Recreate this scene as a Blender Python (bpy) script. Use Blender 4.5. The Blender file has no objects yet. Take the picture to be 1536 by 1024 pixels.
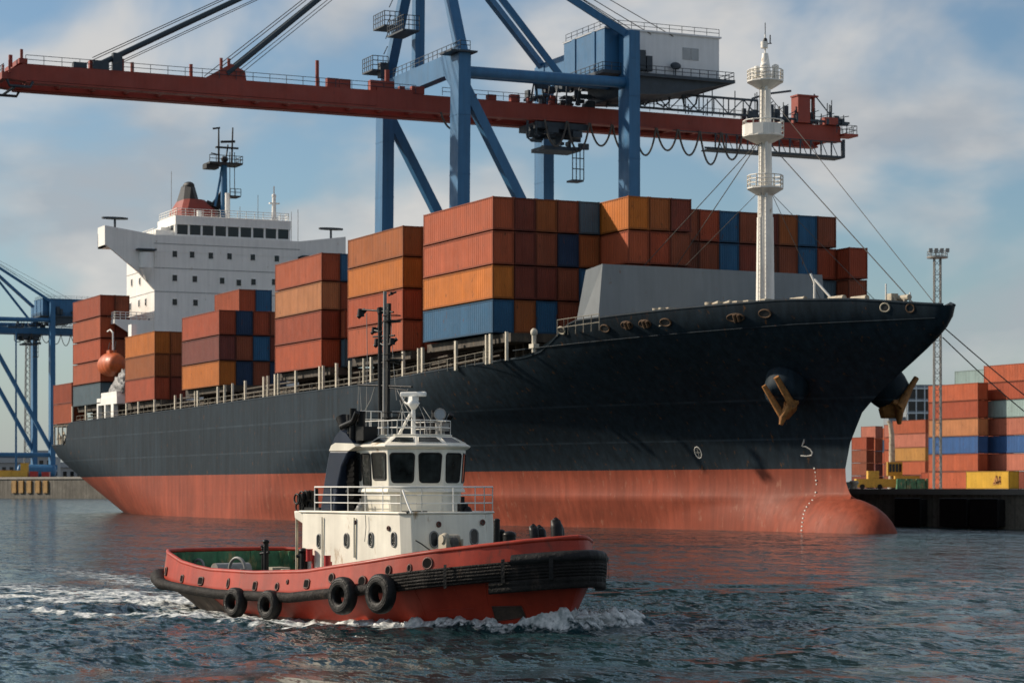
import bpy, math, random
import numpy as np
from mathutils import Vector, Matrix, noise as mnoise
R = math.radians
scene = bpy.context.scene
COL = scene.collection
rnd = random.Random(7)

# ------------------------------------------------------------------ camera
TH = math.atan2(1618, 3500)
FW = Vector((-math.cos(TH), math.sin(TH), 0))      # camera forward (ship lies along world X, bow towards +X)
RT = Vector((math.sin(TH), math.cos(TH), 0))
CAM = Vector((169.5, -114.3, 4.0))
FPX, HOR = 3500.0, 731.0
cd = bpy.data.cameras.new('camera'); cam = bpy.data.objects.new('camera', cd); COL.objects.link(cam)
cam.location = CAM
cam.rotation_euler = (R(90), 0, math.atan2(-FW.x, FW.y))
cd.sensor_width = 36; cd.lens = 36 * FPX / 1536
cd.shift_y = (HOR - 512) / 1536
cd.clip_start = 0.5; cd.clip_end = 20000
cd.dof.use_dof = True; cd.dof.focus_distance = 70; cd.dof.aperture_fstop = 2.4
scene.camera = cam

# ------------------------------------------------------------------ sun, sky, exposure
SUN_EL = R(29)
sh = (FW * 0.27 - RT * 0.963).normalized()           # horizontal direction towards the sun: left and a little behind the camera
to_sun = Vector((sh.x * math.cos(SUN_EL), sh.y * math.cos(SUN_EL), math.sin(SUN_EL)))
sd = bpy.data.lights.new('sun', 'SUN'); sun = bpy.data.objects.new('sun', sd); COL.objects.link(sun)
sd.energy = 4.9; sd.angle = R(1.2); sd.color = (1.0, 0.87, 0.71)
sun.rotation_euler = to_sun.to_track_quat('Z', 'Y').to_euler(); sun.location = (0, 0, 200)
w = bpy.data.worlds.new('World'); scene.world = w; w.use_nodes = True
nt = w.node_tree; nt.nodes.clear()
def N(t, **k):
    n = nt.nodes.new(t)
    for a, b in k.items(): setattr(n, a, b)
    return n
def LK(a, b): nt.links.new(a, b)
sky = N('ShaderNodeTexSky', sky_type='NISHITA', sun_disc=False, sun_elevation=SUN_EL,
        sun_rotation=math.atan2(sh.x, sh.y), air_density=1.0, dust_density=.8, ozone_density=2.5)
geo = N('ShaderNodeNewGeometry'); tc = N('ShaderNodeTexCoord')
mp = N('ShaderNodeMapping'); mp.inputs['Scale'].default_value = (1, 1, 1.75); mp.inputs['Rotation'].default_value = (0.22, 0.3, 0)
mp.inputs['Location'].default_value = (3.1, 1.7, 0.35)
LK(tc.outputs['Generated'], mp.inputs['Vector'])
n1 = N('ShaderNodeTexNoise'); n1.inputs['Scale'].default_value = 7.5; n1.inputs['Detail'].default_value = 5; n1.inputs['Roughness'].default_value = .46; n1.inputs['Distortion'].default_value = .25
LK(mp.outputs[0], n1.inputs['Vector'])
r1 = N('ShaderNodeValToRGB'); r1.color_ramp.elements[0].position = .42; r1.color_ramp.elements[1].position = .60
r1.color_ramp.interpolation = 'EASE'
LK(n1.outputs['Fac'], r1.inputs[0])
n2 = N('ShaderNodeTexNoise'); n2.inputs['Scale'].default_value = 11; n2.inputs['Detail'].default_value = 5
mp2 = N('ShaderNodeMapping'); mp2.inputs['Location'].default_value = (9, 4, .1); mp2.inputs['Scale'].default_value = (1, 1, 2.2)
LK(tc.outputs['Generated'], mp2.inputs['Vector']); LK(mp2.outputs[0], n2.inputs['Vector'])
cc = N('ShaderNodeMix', data_type='RGBA'); cc.inputs['A'].default_value = (3.6, 3.85, 4.15, 1); cc.inputs['B'].default_value = (6.0, 5.8, 5.55, 1)
r2 = N('ShaderNodeValToRGB'); r2.color_ramp.elements[0].position = .38; r2.color_ramp.elements[1].position = .62
LK(n2.outputs['Fac'], r2.inputs[0]); LK(r2.outputs[0], cc.inputs['Factor'])
sk = N('ShaderNodeMix', data_type='RGBA', blend_type='MULTIPLY'); sk.inputs['Factor'].default_value = 1; sk.inputs['B'].default_value = (0.80, 0.87, 0.89, 1)
LK(sky.outputs[0], sk.inputs['A'])
mx = N('ShaderNodeMix', data_type='RGBA')
mf = N('ShaderNodeMath', operation='MULTIPLY'); mf.inputs[1].default_value = .88
LK(r1.outputs[0], mf.inputs[0]); LK(mf.outputs[0], mx.inputs['Factor'])
LK(sk.outputs['Result'], mx.inputs['A']); LK(cc.outputs['Result'], mx.inputs['B'])
sz = N('ShaderNodeSeparateXYZ'); LK(tc.outputs['Generated'], sz.inputs[0])
hz = N('ShaderNodeMapRange'); hz.interpolation_type = 'SMOOTHERSTEP'; hz.inputs[1].default_value = -.03; hz.inputs[2].default_value = .12; hz.inputs[3].default_value = .62; hz.inputs[4].default_value = .0; LK(sz.outputs[2], hz.inputs[0])
mh = N('ShaderNodeMix', data_type='RGBA'); LK(hz.outputs[0], mh.inputs['Factor']); LK(mx.outputs['Result'], mh.inputs['A']); mh.inputs['B'].default_value = (3.35, 3.80, 4.25, 1); mx = mh
bg = N('ShaderNodeBackground'); bg.inputs['Strength'].default_value = 0.11
out = N('ShaderNodeOutputWorld'); LK(mx.outputs['Result'], bg.inputs[0]); LK(bg.outputs[0], out.inputs[0])
scene.view_settings.view_transform = 'Standard'; scene.view_settings.look = 'None'
scene.view_settings.exposure = 0.03; scene.view_settings.gamma = 1
scene.cycles.use_denoising = True

# ------------------------------------------------------------------ measuring helpers: a sight line met with a real plane of the place
def ray(px): return FW + RT * ((px - 768) / FPX)
def onY(px, py, Y):
    r = ray(px); d = (Y - CAM.y) / r.y; p = CAM + r * d; p.z = 4 + (HOR - py) * d / FPX; return p
def onX(px, py, X):
    r = ray(px); d = (X - CAM.x) / r.x; p = CAM + r * d; p.z = 4 + (HOR - py) * d / FPX; return p
def onD(px, py, d):
    p = CAM + ray(px) * d; p.z = 4 + (HOR - py) * d / FPX; return p
def lerp(a, b, t): return a + (b - a) * t
def tab(x, T):
    xs = [a for a, b in T]; ys = [b for a, b in T]; return float(np.interp(x, xs, ys))

# ------------------------------------------------------------------ materials
MAT = {}
def mat(name, col, rough=.6, metal=0., var=.12, scale=.8, streak=0., rust=0., rustcol=(.16, .06, .02), bump=0., bscale=6., objcol=False, seams=None, spec=.5, dirt=0., coat=0., plates=None):
    m = bpy.data.materials.new(name); m.use_nodes = True; t = m.node_tree; t.nodes.clear()
    def n(ty, **k):
        q = t.nodes.new(ty)
        for a, b in k.items(): setattr(q, a, b)
        return q
    L = t.links.new
    tcx = n('ShaderNodeTexCoord'); b = n('ShaderNodeBsdfPrincipled'); o = n('ShaderNodeOutputMaterial'); L(b.outputs[0], o.inputs[0])
    vec = tcx.outputs['Object']
    if objcol:
        oi = n('ShaderNodeObjectInfo'); base = oi.outputs['Color']
        ad = n('ShaderNodeVectorMath', operation='ADD'); sc = n('ShaderNodeVectorMath', operation='SCALE')
        cmb = n('ShaderNodeCombineXYZ'); L(oi.outputs['Random'], cmb.inputs[0]); L(oi.outputs['Random'], cmb.inputs[1])
        L(cmb.outputs[0], sc.inputs[0]); sc.inputs['Scale'].default_value = 90
        L(vec, ad.inputs[0]); L(sc.outputs[0], ad.inputs[1]); vec = ad.outputs[0]
    else:
        rg = n('ShaderNodeRGB'); rg.outputs[0].default_value = (*col, 1); base = rg.outputs[0]
    def noise(scl, det=5, vscale=None, rg_=.6):
        q = n('ShaderNodeTexNoise'); q.inputs['Scale'].default_value = scl; q.inputs['Detail'].default_value = det; q.inputs['Roughness'].default_value = rg_
        if vscale:
            mpp = n('ShaderNodeMapping'); mpp.inputs['Scale'].default_value = vscale; L(vec, mpp.inputs[0]); L(mpp.outputs[0], q.inputs['Vector'])
        else: L(vec, q.inputs['Vector'])
        return q.outputs['Fac']
    def ramp(f, a, bb, c0=0., c1=1.):
        q = n('ShaderNodeMapRange'); q.inputs[1].default_value = a; q.inputs[2].default_value = bb; q.inputs[3].default_value = c0; q.inputs[4].default_value = c1
        L(f, q.inputs[0]); return q.outputs[0]
    def mixc(f, A, B):
        q = n('ShaderNodeMix', data_type='RGBA'); L(f, q.inputs['Factor'])
        for s, v in (('A', A), ('B', B)):
            if isinstance(v, tuple): q.inputs[s].default_value = (*v, 1)
            else: L(v, q.inputs[s])
        return q.outputs['Result']
    def mulc(A, f):
        q = n('ShaderNodeVectorMath', operation='SCALE'); L(A, q.inputs[0]); L(f, q.inputs['Scale']); return q.outputs[0]
    f1 = ramp(noise(scale), .3, .7, 1 - var, 1 + var)
    c = mulc(base, f1)
    if streak:
        f2 = ramp(noise(1., 6, (1.6, 1.6, .10)), .35, .72, 1 - streak, 1 + streak * .9); c = mulc(c, f2)
    if plates:
        sp = n('ShaderNodeSeparateXYZ'); L(tcx.outputs['Object'], sp.inputs[0]); cb = n('ShaderNodeCombineXYZ'); L(sp.outputs[0], cb.inputs[0]); L(sp.outputs[2], cb.inputs[1])
        bk = n('ShaderNodeTexBrick'); bk.inputs['Scale'].default_value = 1; bk.inputs['Brick Width'].default_value = plates[0]; bk.inputs['Row Height'].default_value = plates[1]; bk.inputs['Mortar Size'].default_value = plates[3]; bk.inputs['Mortar Smooth'].default_value = .6
        a_ = plates[2]; bk.inputs['Color1'].default_value = (1 - a_,) * 3 + (1,); bk.inputs['Color2'].default_value = (1 + a_,) * 3 + (1,); bk.inputs['Mortar'].default_value = (1 - 2.2 * a_,) * 3 + (1,); L(cb.outputs[0], bk.inputs['Vector'])
        pm = n('ShaderNodeMix', data_type='RGBA', blend_type='MULTIPLY'); pm.inputs['Factor'].default_value = 1; L(c, pm.inputs['A']); L(bk.outputs['Color'], pm.inputs['B']); c = pm.outputs['Result']
    if dirt:
        f4 = ramp(noise(2.3, 7), .50, .72, 0, dirt); c = mixc(f4, c, (.045, .035, .025))
    if seams:
        sx = n('ShaderNodeSeparateXYZ'); L(tcx.outputs['Object'], sx.inputs[0])
        acc = None
        for z0 in seams:
            a1 = n('ShaderNodeMath', operation='SUBTRACT'); L(sx.outputs[2], a1.inputs[0]); a1.inputs[1].default_value = z0
            a2 = n('ShaderNodeMath', operation='ABSOLUTE'); L(a1.outputs[0], a2.inputs[0])
            a3 = n('ShaderNodeMath', operation='LESS_THAN'); L(a2.outputs[0], a3.inputs[0]); a3.inputs[1].default_value = .085
            if acc is None: acc = a3.outputs[0]
            else:
                a4 = n('ShaderNodeMath', operation='MAXIMUM'); L(acc, a4.inputs[0]); L(a3.outputs[0], a4.inputs[1]); acc = a4.outputs[0]
        nn = ramp(noise(.35, 4), .35, .6, .1, .55)
        a5 = n('ShaderNodeMath', operation='MULTIPLY'); L(acc, a5.inputs[0]); L(nn, a5.inputs[1])
        c = mixc(a5.outputs[0], c, tuple(min(1, x * 2.0 + .02) for x in col))
    if rust:
        f3 = ramp(noise(1.4, 8, (1.3, 1.3, .55), .68), .66 - .16 * rust, .74 - .1 * rust)
        c = mixc(f3, c, rustcol)
        f5 = ramp(noise(1., 6, (2.4, 2.4, .07)), .66, .76, 0, .55 * min(1, rust * 1.6)); c = mixc(f5, c, rustcol)
    L(c, b.inputs['Base Color'])
    fr = ramp(noise(scale * 2.1), .3, .7, max(.02, rough - .1), min(1, rough + .1)); L(fr, b.inputs['Roughness'])
    b.inputs['Metallic'].default_value = metal
    b.inputs['Specular IOR Level'].default_value = spec
    if coat: b.inputs['Coat Weight'].default_value = coat; b.inputs['Coat Roughness'].default_value = .15
    if bump:
        bm_ = n('ShaderNodeBump'); bm_.inputs['Strength'].default_value = bump; bm_.inputs['Distance'].default_value = .05
        L(noise(bscale, 6), bm_.inputs['Height']); L(bm_.outputs[0], b.inputs['Normal'])
    MAT[name] = m; return m
mat('container_paint', (1, 1, 1), rough=.65, spec=.28, var=.12, scale=.35, streak=.12, rust=.30, rustcol=(.10, .035, .015), objcol=True)
mat('hull_black', (.0155, .0262, .0365), rough=.6, var=.2, scale=.07, streak=.34, rust=.34, plates=(13., 2.9, .05, .05), seams=(8.4, 11.9), rustcol=(.12, .055, .02), spec=.12, bump=.25, bscale=.5)
mat('hull_red', (.255, .055, .028), spec=.2, rough=.62, var=.22, scale=.12, streak=.22, rust=.46, rustcol=(.29, .11, .068), plates=(13., 2.9, .035, .05), bump=.2, bscale=.5)
mat('deck_steel', (.07, .05, .04), rough=.7, var=.25)
mat('ship_white', (.86, .85, .80), rough=.5, var=.05, scale=.3, streak=.07, rust=.10, rustcol=(.42, .33, .22))
mat('rail_dull', (.20, .18, .14), rough=.7, var=.3)
mat('seam_grey', (.34, .34, .33), rough=.7)
mat('cream', (.56, .51, .41), rough=.65, var=.15, scale=1.3, rust=.45, rustcol=(.22, .13, .06))
mat('coaming', (.062, .050, .036), rough=.8, var=.5, scale=.9, streak=.5, rust=.5, rustcol=(.15, .10, .05))
mat('breakwater_grey', (.20, .225, .235), rough=.55, var=.08, scale=.2, streak=.08, rust=.1)
mat('mast_white', (.82, .79, .72), rough=.5, var=.08, scale=.8, streak=.12, rust=.22, rustcol=(.35, .25, .15))
mat('dark_glass', (.008, .010, .011), rough=.06, var=0, spec=.38)
mat('tug_glass', (.016, .020, .020), rough=.07, var=.9, scale=2.2, streak=.9, spec=.16)  # reflections are painted in: streaky noise in the pane colour
mat('pier_wall', (.13, .12, .10), rough=.85, var=.3, scale=.3, streak=.4, dirt=.5)
mat('fairlead_rust', (.085, .045, .02), rough=.8, var=.4, scale=2)
mat('port_black', (.006, .006, .006), rough=.9, spec=.1)
mat('soot_black', (.018, .018, .019), rough=.55, var=.3)
mat('crane_blue', (.022, .125, .265), rough=.5, var=.10, scale=.25, streak=.14, rust=.14, rustcol=(.05, .06, .07))
mat('crane_dark', (.03, .045, .06), rough=.6, var=.2)
mat('crane_red', (.27, .040, .022), rough=.6, var=.14, scale=.2, streak=.10, rust=.15, rustcol=(.1, .03, .02))
mat('house_grey', (.66, .69, .71), rough=.6, var=.05, scale=.3, streak=.06)
mat('rubber', (.010, .0098, .0095), spec=.25, rough=.55, var=.3, scale=2.5, dirt=.15, bump=.6, bscale=9)
mat('rubber_worn', (.014, .012, .0105), spec=.2, rough=.7, var=.5, scale=3, streak=.4, rust=.50, rustcol=(.055, .038, .027), bump=.9, bscale=12)
mat('tug_red', (.37, .036, .015), rough=.5, var=.16, scale=.7, streak=.22, rust=.40, plates=(1.9, 2.4, .05, .014), rustcol=(.14, .035, .02), bump=.12, bscale=2, spec=.35)
mat('tug_boot', (.10, .030, .020), rough=.6, var=.4, scale=1.6, dirt=.7, bump=.4, bscale=6)
mat('tug_wear_recess_shade', (.060, .038, .026), rough=.7, var=.5, scale=2.2, dirt=.5, rust=.5, rustcol=(.14, .10, .06), bump=.6, bscale=7)
mat('tug_white', (.80, .76, .65), rough=.5, var=.08, scale=1.2, streak=.13, rust=.30, rustcol=(.36, .24, .12), bump=.08, bscale=3)
mat('stay_blue', (.018, .038, .055), rough=.6)
mat('tug_green', (.045, .17, .085), rough=.6, var=.5, scale=2.4, streak=.4, rust=.8, rustcol=(.30, .26, .12))
mat('tug_navy', (.013, .023, .046), spec=.25, rough=.4, var=.1, scale=1, streak=.1)
mat('deck_green', (.05, .08, .06), rough=.8, var=.3, scale=2, dirt=.5)
mat('black_paint', (.009, .009, .0095), spec=.22, rough=.42, var=.3, scale=3, bump=.15)
mat('grey_steel', (.22, .22, .21), rough=.5, var=.15, scale=3, rust=.3)
mat('rusty_anchor', (.34, .145, .038), rough=.75, var=.4, scale=2, dirt=.5, bump=.6, bscale=5)
mat('beige_gear', (.42, .37, .28), rough=.7, var=.3, scale=1.5, rust=.7, rustcol=(.18, .08, .03))
mat('orange_boat', (.52, .105, .022), rough=.5, var=.18, scale=1.0, streak=.15, dirt=.25)
mat('concrete', (.27, .24, .19), rough=.85, var=.25, scale=.4, streak=.35, dirt=.5, bump=.5, bscale=2)
mat('concrete_top', (.30, .28, .25), rough=.9, var=.15, scale=.3)
mat('yellow_paint', (.55, .32, .04), rough=.6, var=.2, scale=1, dirt=.3)
mat('pier_yellow', (.33, .19, .06), rough=.8, var=.3, scale=.8, dirt=.6)
mat('red_can', (.38, .018, .015), rough=.4, var=.1)
mat('line_white', (.62, .60, .55), rough=.7, var=.2, scale=2)
mat('line_dim', (.30, .30, .28), rough=.7, var=.2, scale=2)
mat('tarp_grey', (.22, .225, .23), rough=.6, var=.6, scale=1.5, dirt=.8, bump=.5)
mat('rope', (.10, .09, .08), rough=.9)
mat('lamp_lens', (.25, .27, .28), rough=.1, var=.1, spec=.9)
mat('far_land', (.10, .11, .10), rough=.9, var=.3, scale=.02)
mat('facade', (.20, .22, .24), rough=.5, var=.1, scale=.3)
mat('asphalt', (.06, .06, .058), rough=.9, var=.2, scale=.2)

# ------------------------------------------------------------------ mesh builder
class MB:
    def __init__(s): s.v = []; s.f = []; s.m = []; s.sm = []; s.adds = []
    def add(s, vs, fs, m=0, smooth=False):
        o = len(s.v); s.v += [Vector(p) for p in vs]; s.adds.append((o, len(s.v), len(s.f), len(s.f) + len(fs)))
        for f in fs: s.f.append([i + o for i in f]); s.m.append(m); s.sm.append(smooth)
        return s
    def box(s, a, b, m=0):
        x0, x1 = sorted((a[0], b[0])); y0, y1 = sorted((a[1], b[1])); z0, z1 = sorted((a[2], b[2]))
        v = [(x0, y0, z0), (x1, y0, z0), (x1, y1, z0), (x0, y1, z0), (x0, y0, z1), (x1, y0, z1), (x1, y1, z1), (x0, y1, z1)]
        return s.add(v, [(0, 3, 2, 1), (4, 5, 6, 7), (0, 1, 5, 4), (1, 2, 6, 5), (2, 3, 7, 6), (3, 0, 4, 7)], m)
    def cbox(s, c, d, m=0): return s.box([c[i] - d[i] / 2 for i in range(3)], [c[i] + d[i] / 2 for i in range(3)], m)
    def beam(s, p, q, wa, wb, up=(0, 0, 1), m=0, taper=1.):
        """box section bar from p to q; wa across, wb along 'up'"""
        p = Vector(p); q = Vector(q); d = (q - p).normalized(); u = Vector(up)
        a = d.cross(u)
        if a.length < 1e-4: a = d.cross(Vector((0, 1, 0)))
        a.normalize(); u = a.cross(d).normalized(); v = []
        for c, k in ((p, 1), (q, taper)):
            for i, j in ((-1, -1), (1, -1), (1, 1), (-1, 1)): v.append(c + a * (i * wa / 2 * k) + u * (j * wb / 2 * k))
        return s.add(v, [(0, 1, 2, 3)[::-1], (4, 5, 6, 7), (0, 1, 5, 4), (1, 2, 6, 5), (2, 3, 7, 6), (3, 0, 4, 7)], m)
    def cyl(s, p, q, r, r2=None, n=12, m=0, caps=True, smooth=True):
        p = Vector(p); q = Vector(q); d = (q - p).normalized(); r2 = r if r2 is None else r2
        a = d.orthogonal().normalized(); b = d.cross(a); v = []
        for c, rr in ((p, r), (q, r2)):
            for i in range(n):
                t = 2 * math.pi * i / n; v.append(c + a * (rr * math.cos(t)) + b * (rr * math.sin(t)))
        s.add(v, [(i, (i + 1) % n, n + (i + 1) % n, n + i) for i in range(n)], m, smooth)
        if caps: s.add(v, [list(range(n))[::-1], list(range(n, 2 * n))], m)
        return s
    def tube(s, pts, r, n=8, m=0, closed=False):
        pts = [Vector(p) for p in pts]; K = len(pts); v = []; prev = None
        for i, p in enumerate(pts):
            if closed: d = pts[(i + 1) % K] - pts[i - 1]
            else: d = pts[min(i + 1, K - 1)] - pts[max(i - 1, 0)]
            d.normalize()
            if prev is None: a = d.orthogonal().normalized()
            else:
                a = prev - d * prev.dot(d)
                a = a.normalized() if a.length > 1e-5 else d.orthogonal().normalized()
            prev = a; b = d.cross(a); rr = r(i / (K - 1)) if callable(r) else r
            for k in range(n):
                t = 2 * math.pi * k / n; v.append(p + a * (rr * math.cos(t)) + b * (rr * math.sin(t)))
        fs = []
        for i in range(K if closed else K - 1):
            for k in range(n):
                i2 = (i + 1) % K; fs.append((i * n + k, i * n + (k + 1) % n, i2 * n + (k + 1) % n, i2 * n + k))
        s.add(v, fs, m, True)
        if not closed: s.add(v, [list(range(n))[::-1], list(range((K - 1) * n, K * n))], m)
        return s
    def torus(s, c, ax, R1, r, n=28, k=12, m=0, flat=1.):
        c = Vector(c); ax = Vector(ax).normalized(); a = ax.orthogonal().normalized(); b = ax.cross(a); v = []
        for i in range(n):
            t = 2 * math.pi * i / n; d = a * math.cos(t) + b * math.sin(t)
            for j in range(k):
                u = 2 * math.pi * j / k; v.append(c + d * (R1 + r * math.cos(u)) + ax * (r * flat * math.sin(u)))
        return s.add(v, [(i * k + j, ((i + 1) % n) * k + j, ((i + 1) % n) * k + (j + 1) % k, i * k + (j + 1) % k) for i in range(n) for j in range(k)], m, True)
    def prism(s, poly, z0, z1, m=0, top=None):
        """vertical prism of a plan polygon; top = other polygon for the upper outline"""
        n = len(poly); top = top or poly
        v = [(p[0], p[1], z0) for p in poly] + [(p[0], p[1], z1) for p in top]
        return s.add(v, [(i, (i + 1) % n, n + (i + 1) % n, n + i) for i in range(n)] + [list(range(n))[::-1], list(range(n, 2 * n))], m)
    def ext(s, poly3, d, m=0):
        """extrude a 3D polygon along vector d"""
        n = len(poly3); d = Vector(d); v = [Vector(p) for p in poly3] + [Vector(p) + d for p in poly3]
        return s.add(v, [(i, (i + 1) % n, n + (i + 1) % n, n + i) for i in range(n)] + [list(range(n))[::-1], list(range(n, 2 * n))], m)
    def grid(s, rows, m=0, smooth=True, closed=False):
        nr = len(rows); nc = len(rows[0]); v = [p for r in rows for p in r]; fs = []
        for i in range(nr - 1):
            for j in range(nc if closed else nc - 1):
                j2 = (j + 1) % nc; fs.append((i * nc + j, i * nc + j2, (i + 1) * nc + j2, (i + 1) * nc + j))
        return s.add(v, fs, m, smooth)
    def lathe(s, c, prof, n=20, m=0, ax=(0, 0, 1)):
        c = Vector(c); ax = Vector(ax).normalized(); a = ax.orthogonal().normalized(); b = ax.cross(a)
        rows = [[c + ax * h + (a * math.cos(2 * math.pi * k / n) + b * math.sin(2 * math.pi * k / n)) * r for k in range(n)] for r, h in prof]
        return s.grid(rows, m, True, True)
    def ell(s, c, r, n=16, k=10, m=0, jit=0, seed=0):
        rows = []; c = Vector(c)
        for i in range(k + 1):
            ph = math.pi * i / k; row = []
            for j in range(n):
                t = 2 * math.pi * j / n; d = Vector((math.sin(ph) * math.cos(t), math.sin(ph) * math.sin(t), math.cos(ph)))
                q = 1 + (jit * mnoise.noise(d * 2.5 + Vector((seed, seed, 0))) if jit else 0)
                row.append(c + Vector((d.x * r[0], d.y * r[1], d.z * r[2])) * q)
            rows.append(row)
        return s.grid(rows, m, True, True)
    def rail(s, pts, h=1.0, step=1.5, r=.03, mids=1, m=0):
        """guard rail along a path of deck points"""
        pts = [Vector(p) for p in pts]
        for k in range(mids + 1):
            z = Vector((0, 0, h * (k + 1) / (mids + 1)))
            for a, b in zip(pts, pts[1:]): s.cyl(a + z, b + z, r, n=5)
        for a, b in zip(pts, pts[1:]):
            n = max(1, round((b - a).length / step))
            for i in range(n + 1): q = a.lerp(b, i / n); s.cyl(q, q + Vector((0, 0, h)), r, n=5)
        return s
    def mesh(s, name, mats, org=(0, 0, 0)):
        o = Vector(org); me = bpy.data.meshes.new(name); me.from_pydata([tuple(p - o) for p in s.v], [], s.f)
        for q in mats: me.materials.append(MAT[q])
        me.polygons.foreach_set('material_index', s.m); me.polygons.foreach_set('use_smooth', s.sm)
        me.update(); return me
    def pieces(s, gap=.04):
        """split into the groups of primitives that touch one another"""
        bb = []
        for a, b, c, d in s.adds:
            P = s.v[a:b]; bb.append(([min(p[i] for p in P) - gap for i in range(3)], [max(p[i] for p in P) + gap for i in range(3)]))
        n = len(bb); par = list(range(n))
        def find(i):
            while par[i] != i: i = par[i]
            return i
        for i in range(n):
            for j in range(i):
                if all(bb[i][0][k] <= bb[j][1][k] and bb[j][0][k] <= bb[i][1][k] for k in range(3)): par[find(i)] = find(j)
        g = {}
        for i in range(n): g.setdefault(find(i), []).append(i)
        out = []
        for ids in g.values():
            m = MB()
            for i in ids:
                a, b, c, d = s.adds[i]; o = len(m.v) - a; m.adds.append((len(m.v), len(m.v) + b - a, len(m.f), len(m.f) + d - c)); m.v += s.v[a:b]
                m.f += [[q + o for q in f] for f in s.f[c:d]]; m.m += s.m[c:d]; m.sm += s.sm[c:d]
            out.append(m)
        return out
    def build_all(s, name, mats, parent=None, **k): return [m.build(name, mats, parent, **k) for m in s.pieces()]
    def build(s, name, mats, parent=None, org=None, bevel=0, weld=False):
        if isinstance(mats, str): mats = [mats]
        if org is None: org = root_org(parent) if parent else (0, 0, 0)
        o = bpy.data.objects.new(name, s.mesh(name, mats, org)); COL.objects.link(o)
        if parent: o.parent = parent
        if weld:
            md = o.modifiers.new('weld', 'WELD'); md.merge_threshold = .002
        if bevel:
            md = o.modifiers.new('bevel', 'BEVEL'); md.width = bevel; md.segments = 2; md.limit_method = 'ANGLE'; md.angle_limit = R(40)
        return o
ORG = {}
def root_org(o):
    """world offset to take from vertices: things built in world coordinates keep it in ORG, local things have none"""
    while o.parent: o = o.parent
    return ORG.get(o.name, (0, 0, 0))
def tag(o, label=None, cat=None, group=None, kind=None):
    if label: o['label'] = label
    if cat: o['category'] = cat
    if group: o['group'] = group
    if kind: o['kind'] = kind
    return o
def thing(name, label, cat, loc=(0, 0, 0), rz=0, group=None, world=True):
    o = bpy.data.objects.new(name, None); COL.objects.link(o); o.location = loc; o.rotation_euler = (0, 0, rz)
    o.empty_display_size = .5; tag(o, label, cat, group)
    if world: ORG[o.name] = tuple(loc)
    return o
def copy_tree(o, loc=None, parent=None):
    c = o.copy(); COL.objects.link(c); c.parent = parent
    if loc is not None: c.location = loc
    for ch in list(o.children): copy_tree(ch, None, c)
    return c
# ================================================================== THE SETTING: water, quays, yard ground
TUG_S = Vector((-2.76, 70.6))                                  # midship of the tug: metres right of / ahead of the camera
TF = (RT * .588 - FW * .809).normalized()                      # tug's bow direction
TUG_LOC = CAM + RT * TUG_S.x + FW * TUG_S.y; TUG_LOC.z = 0
TUG_RZ = math.atan2(TF.y, TF.x)
TWL = [(-11.6, .9), (-10.6, 1.9), (-9, 2.6), (-7, 3.0), (-2, 3.2), (2, 3.0), (4, 2.4), (5.5, 1.5), (6.6, .6), (7.15, 0)]

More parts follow.
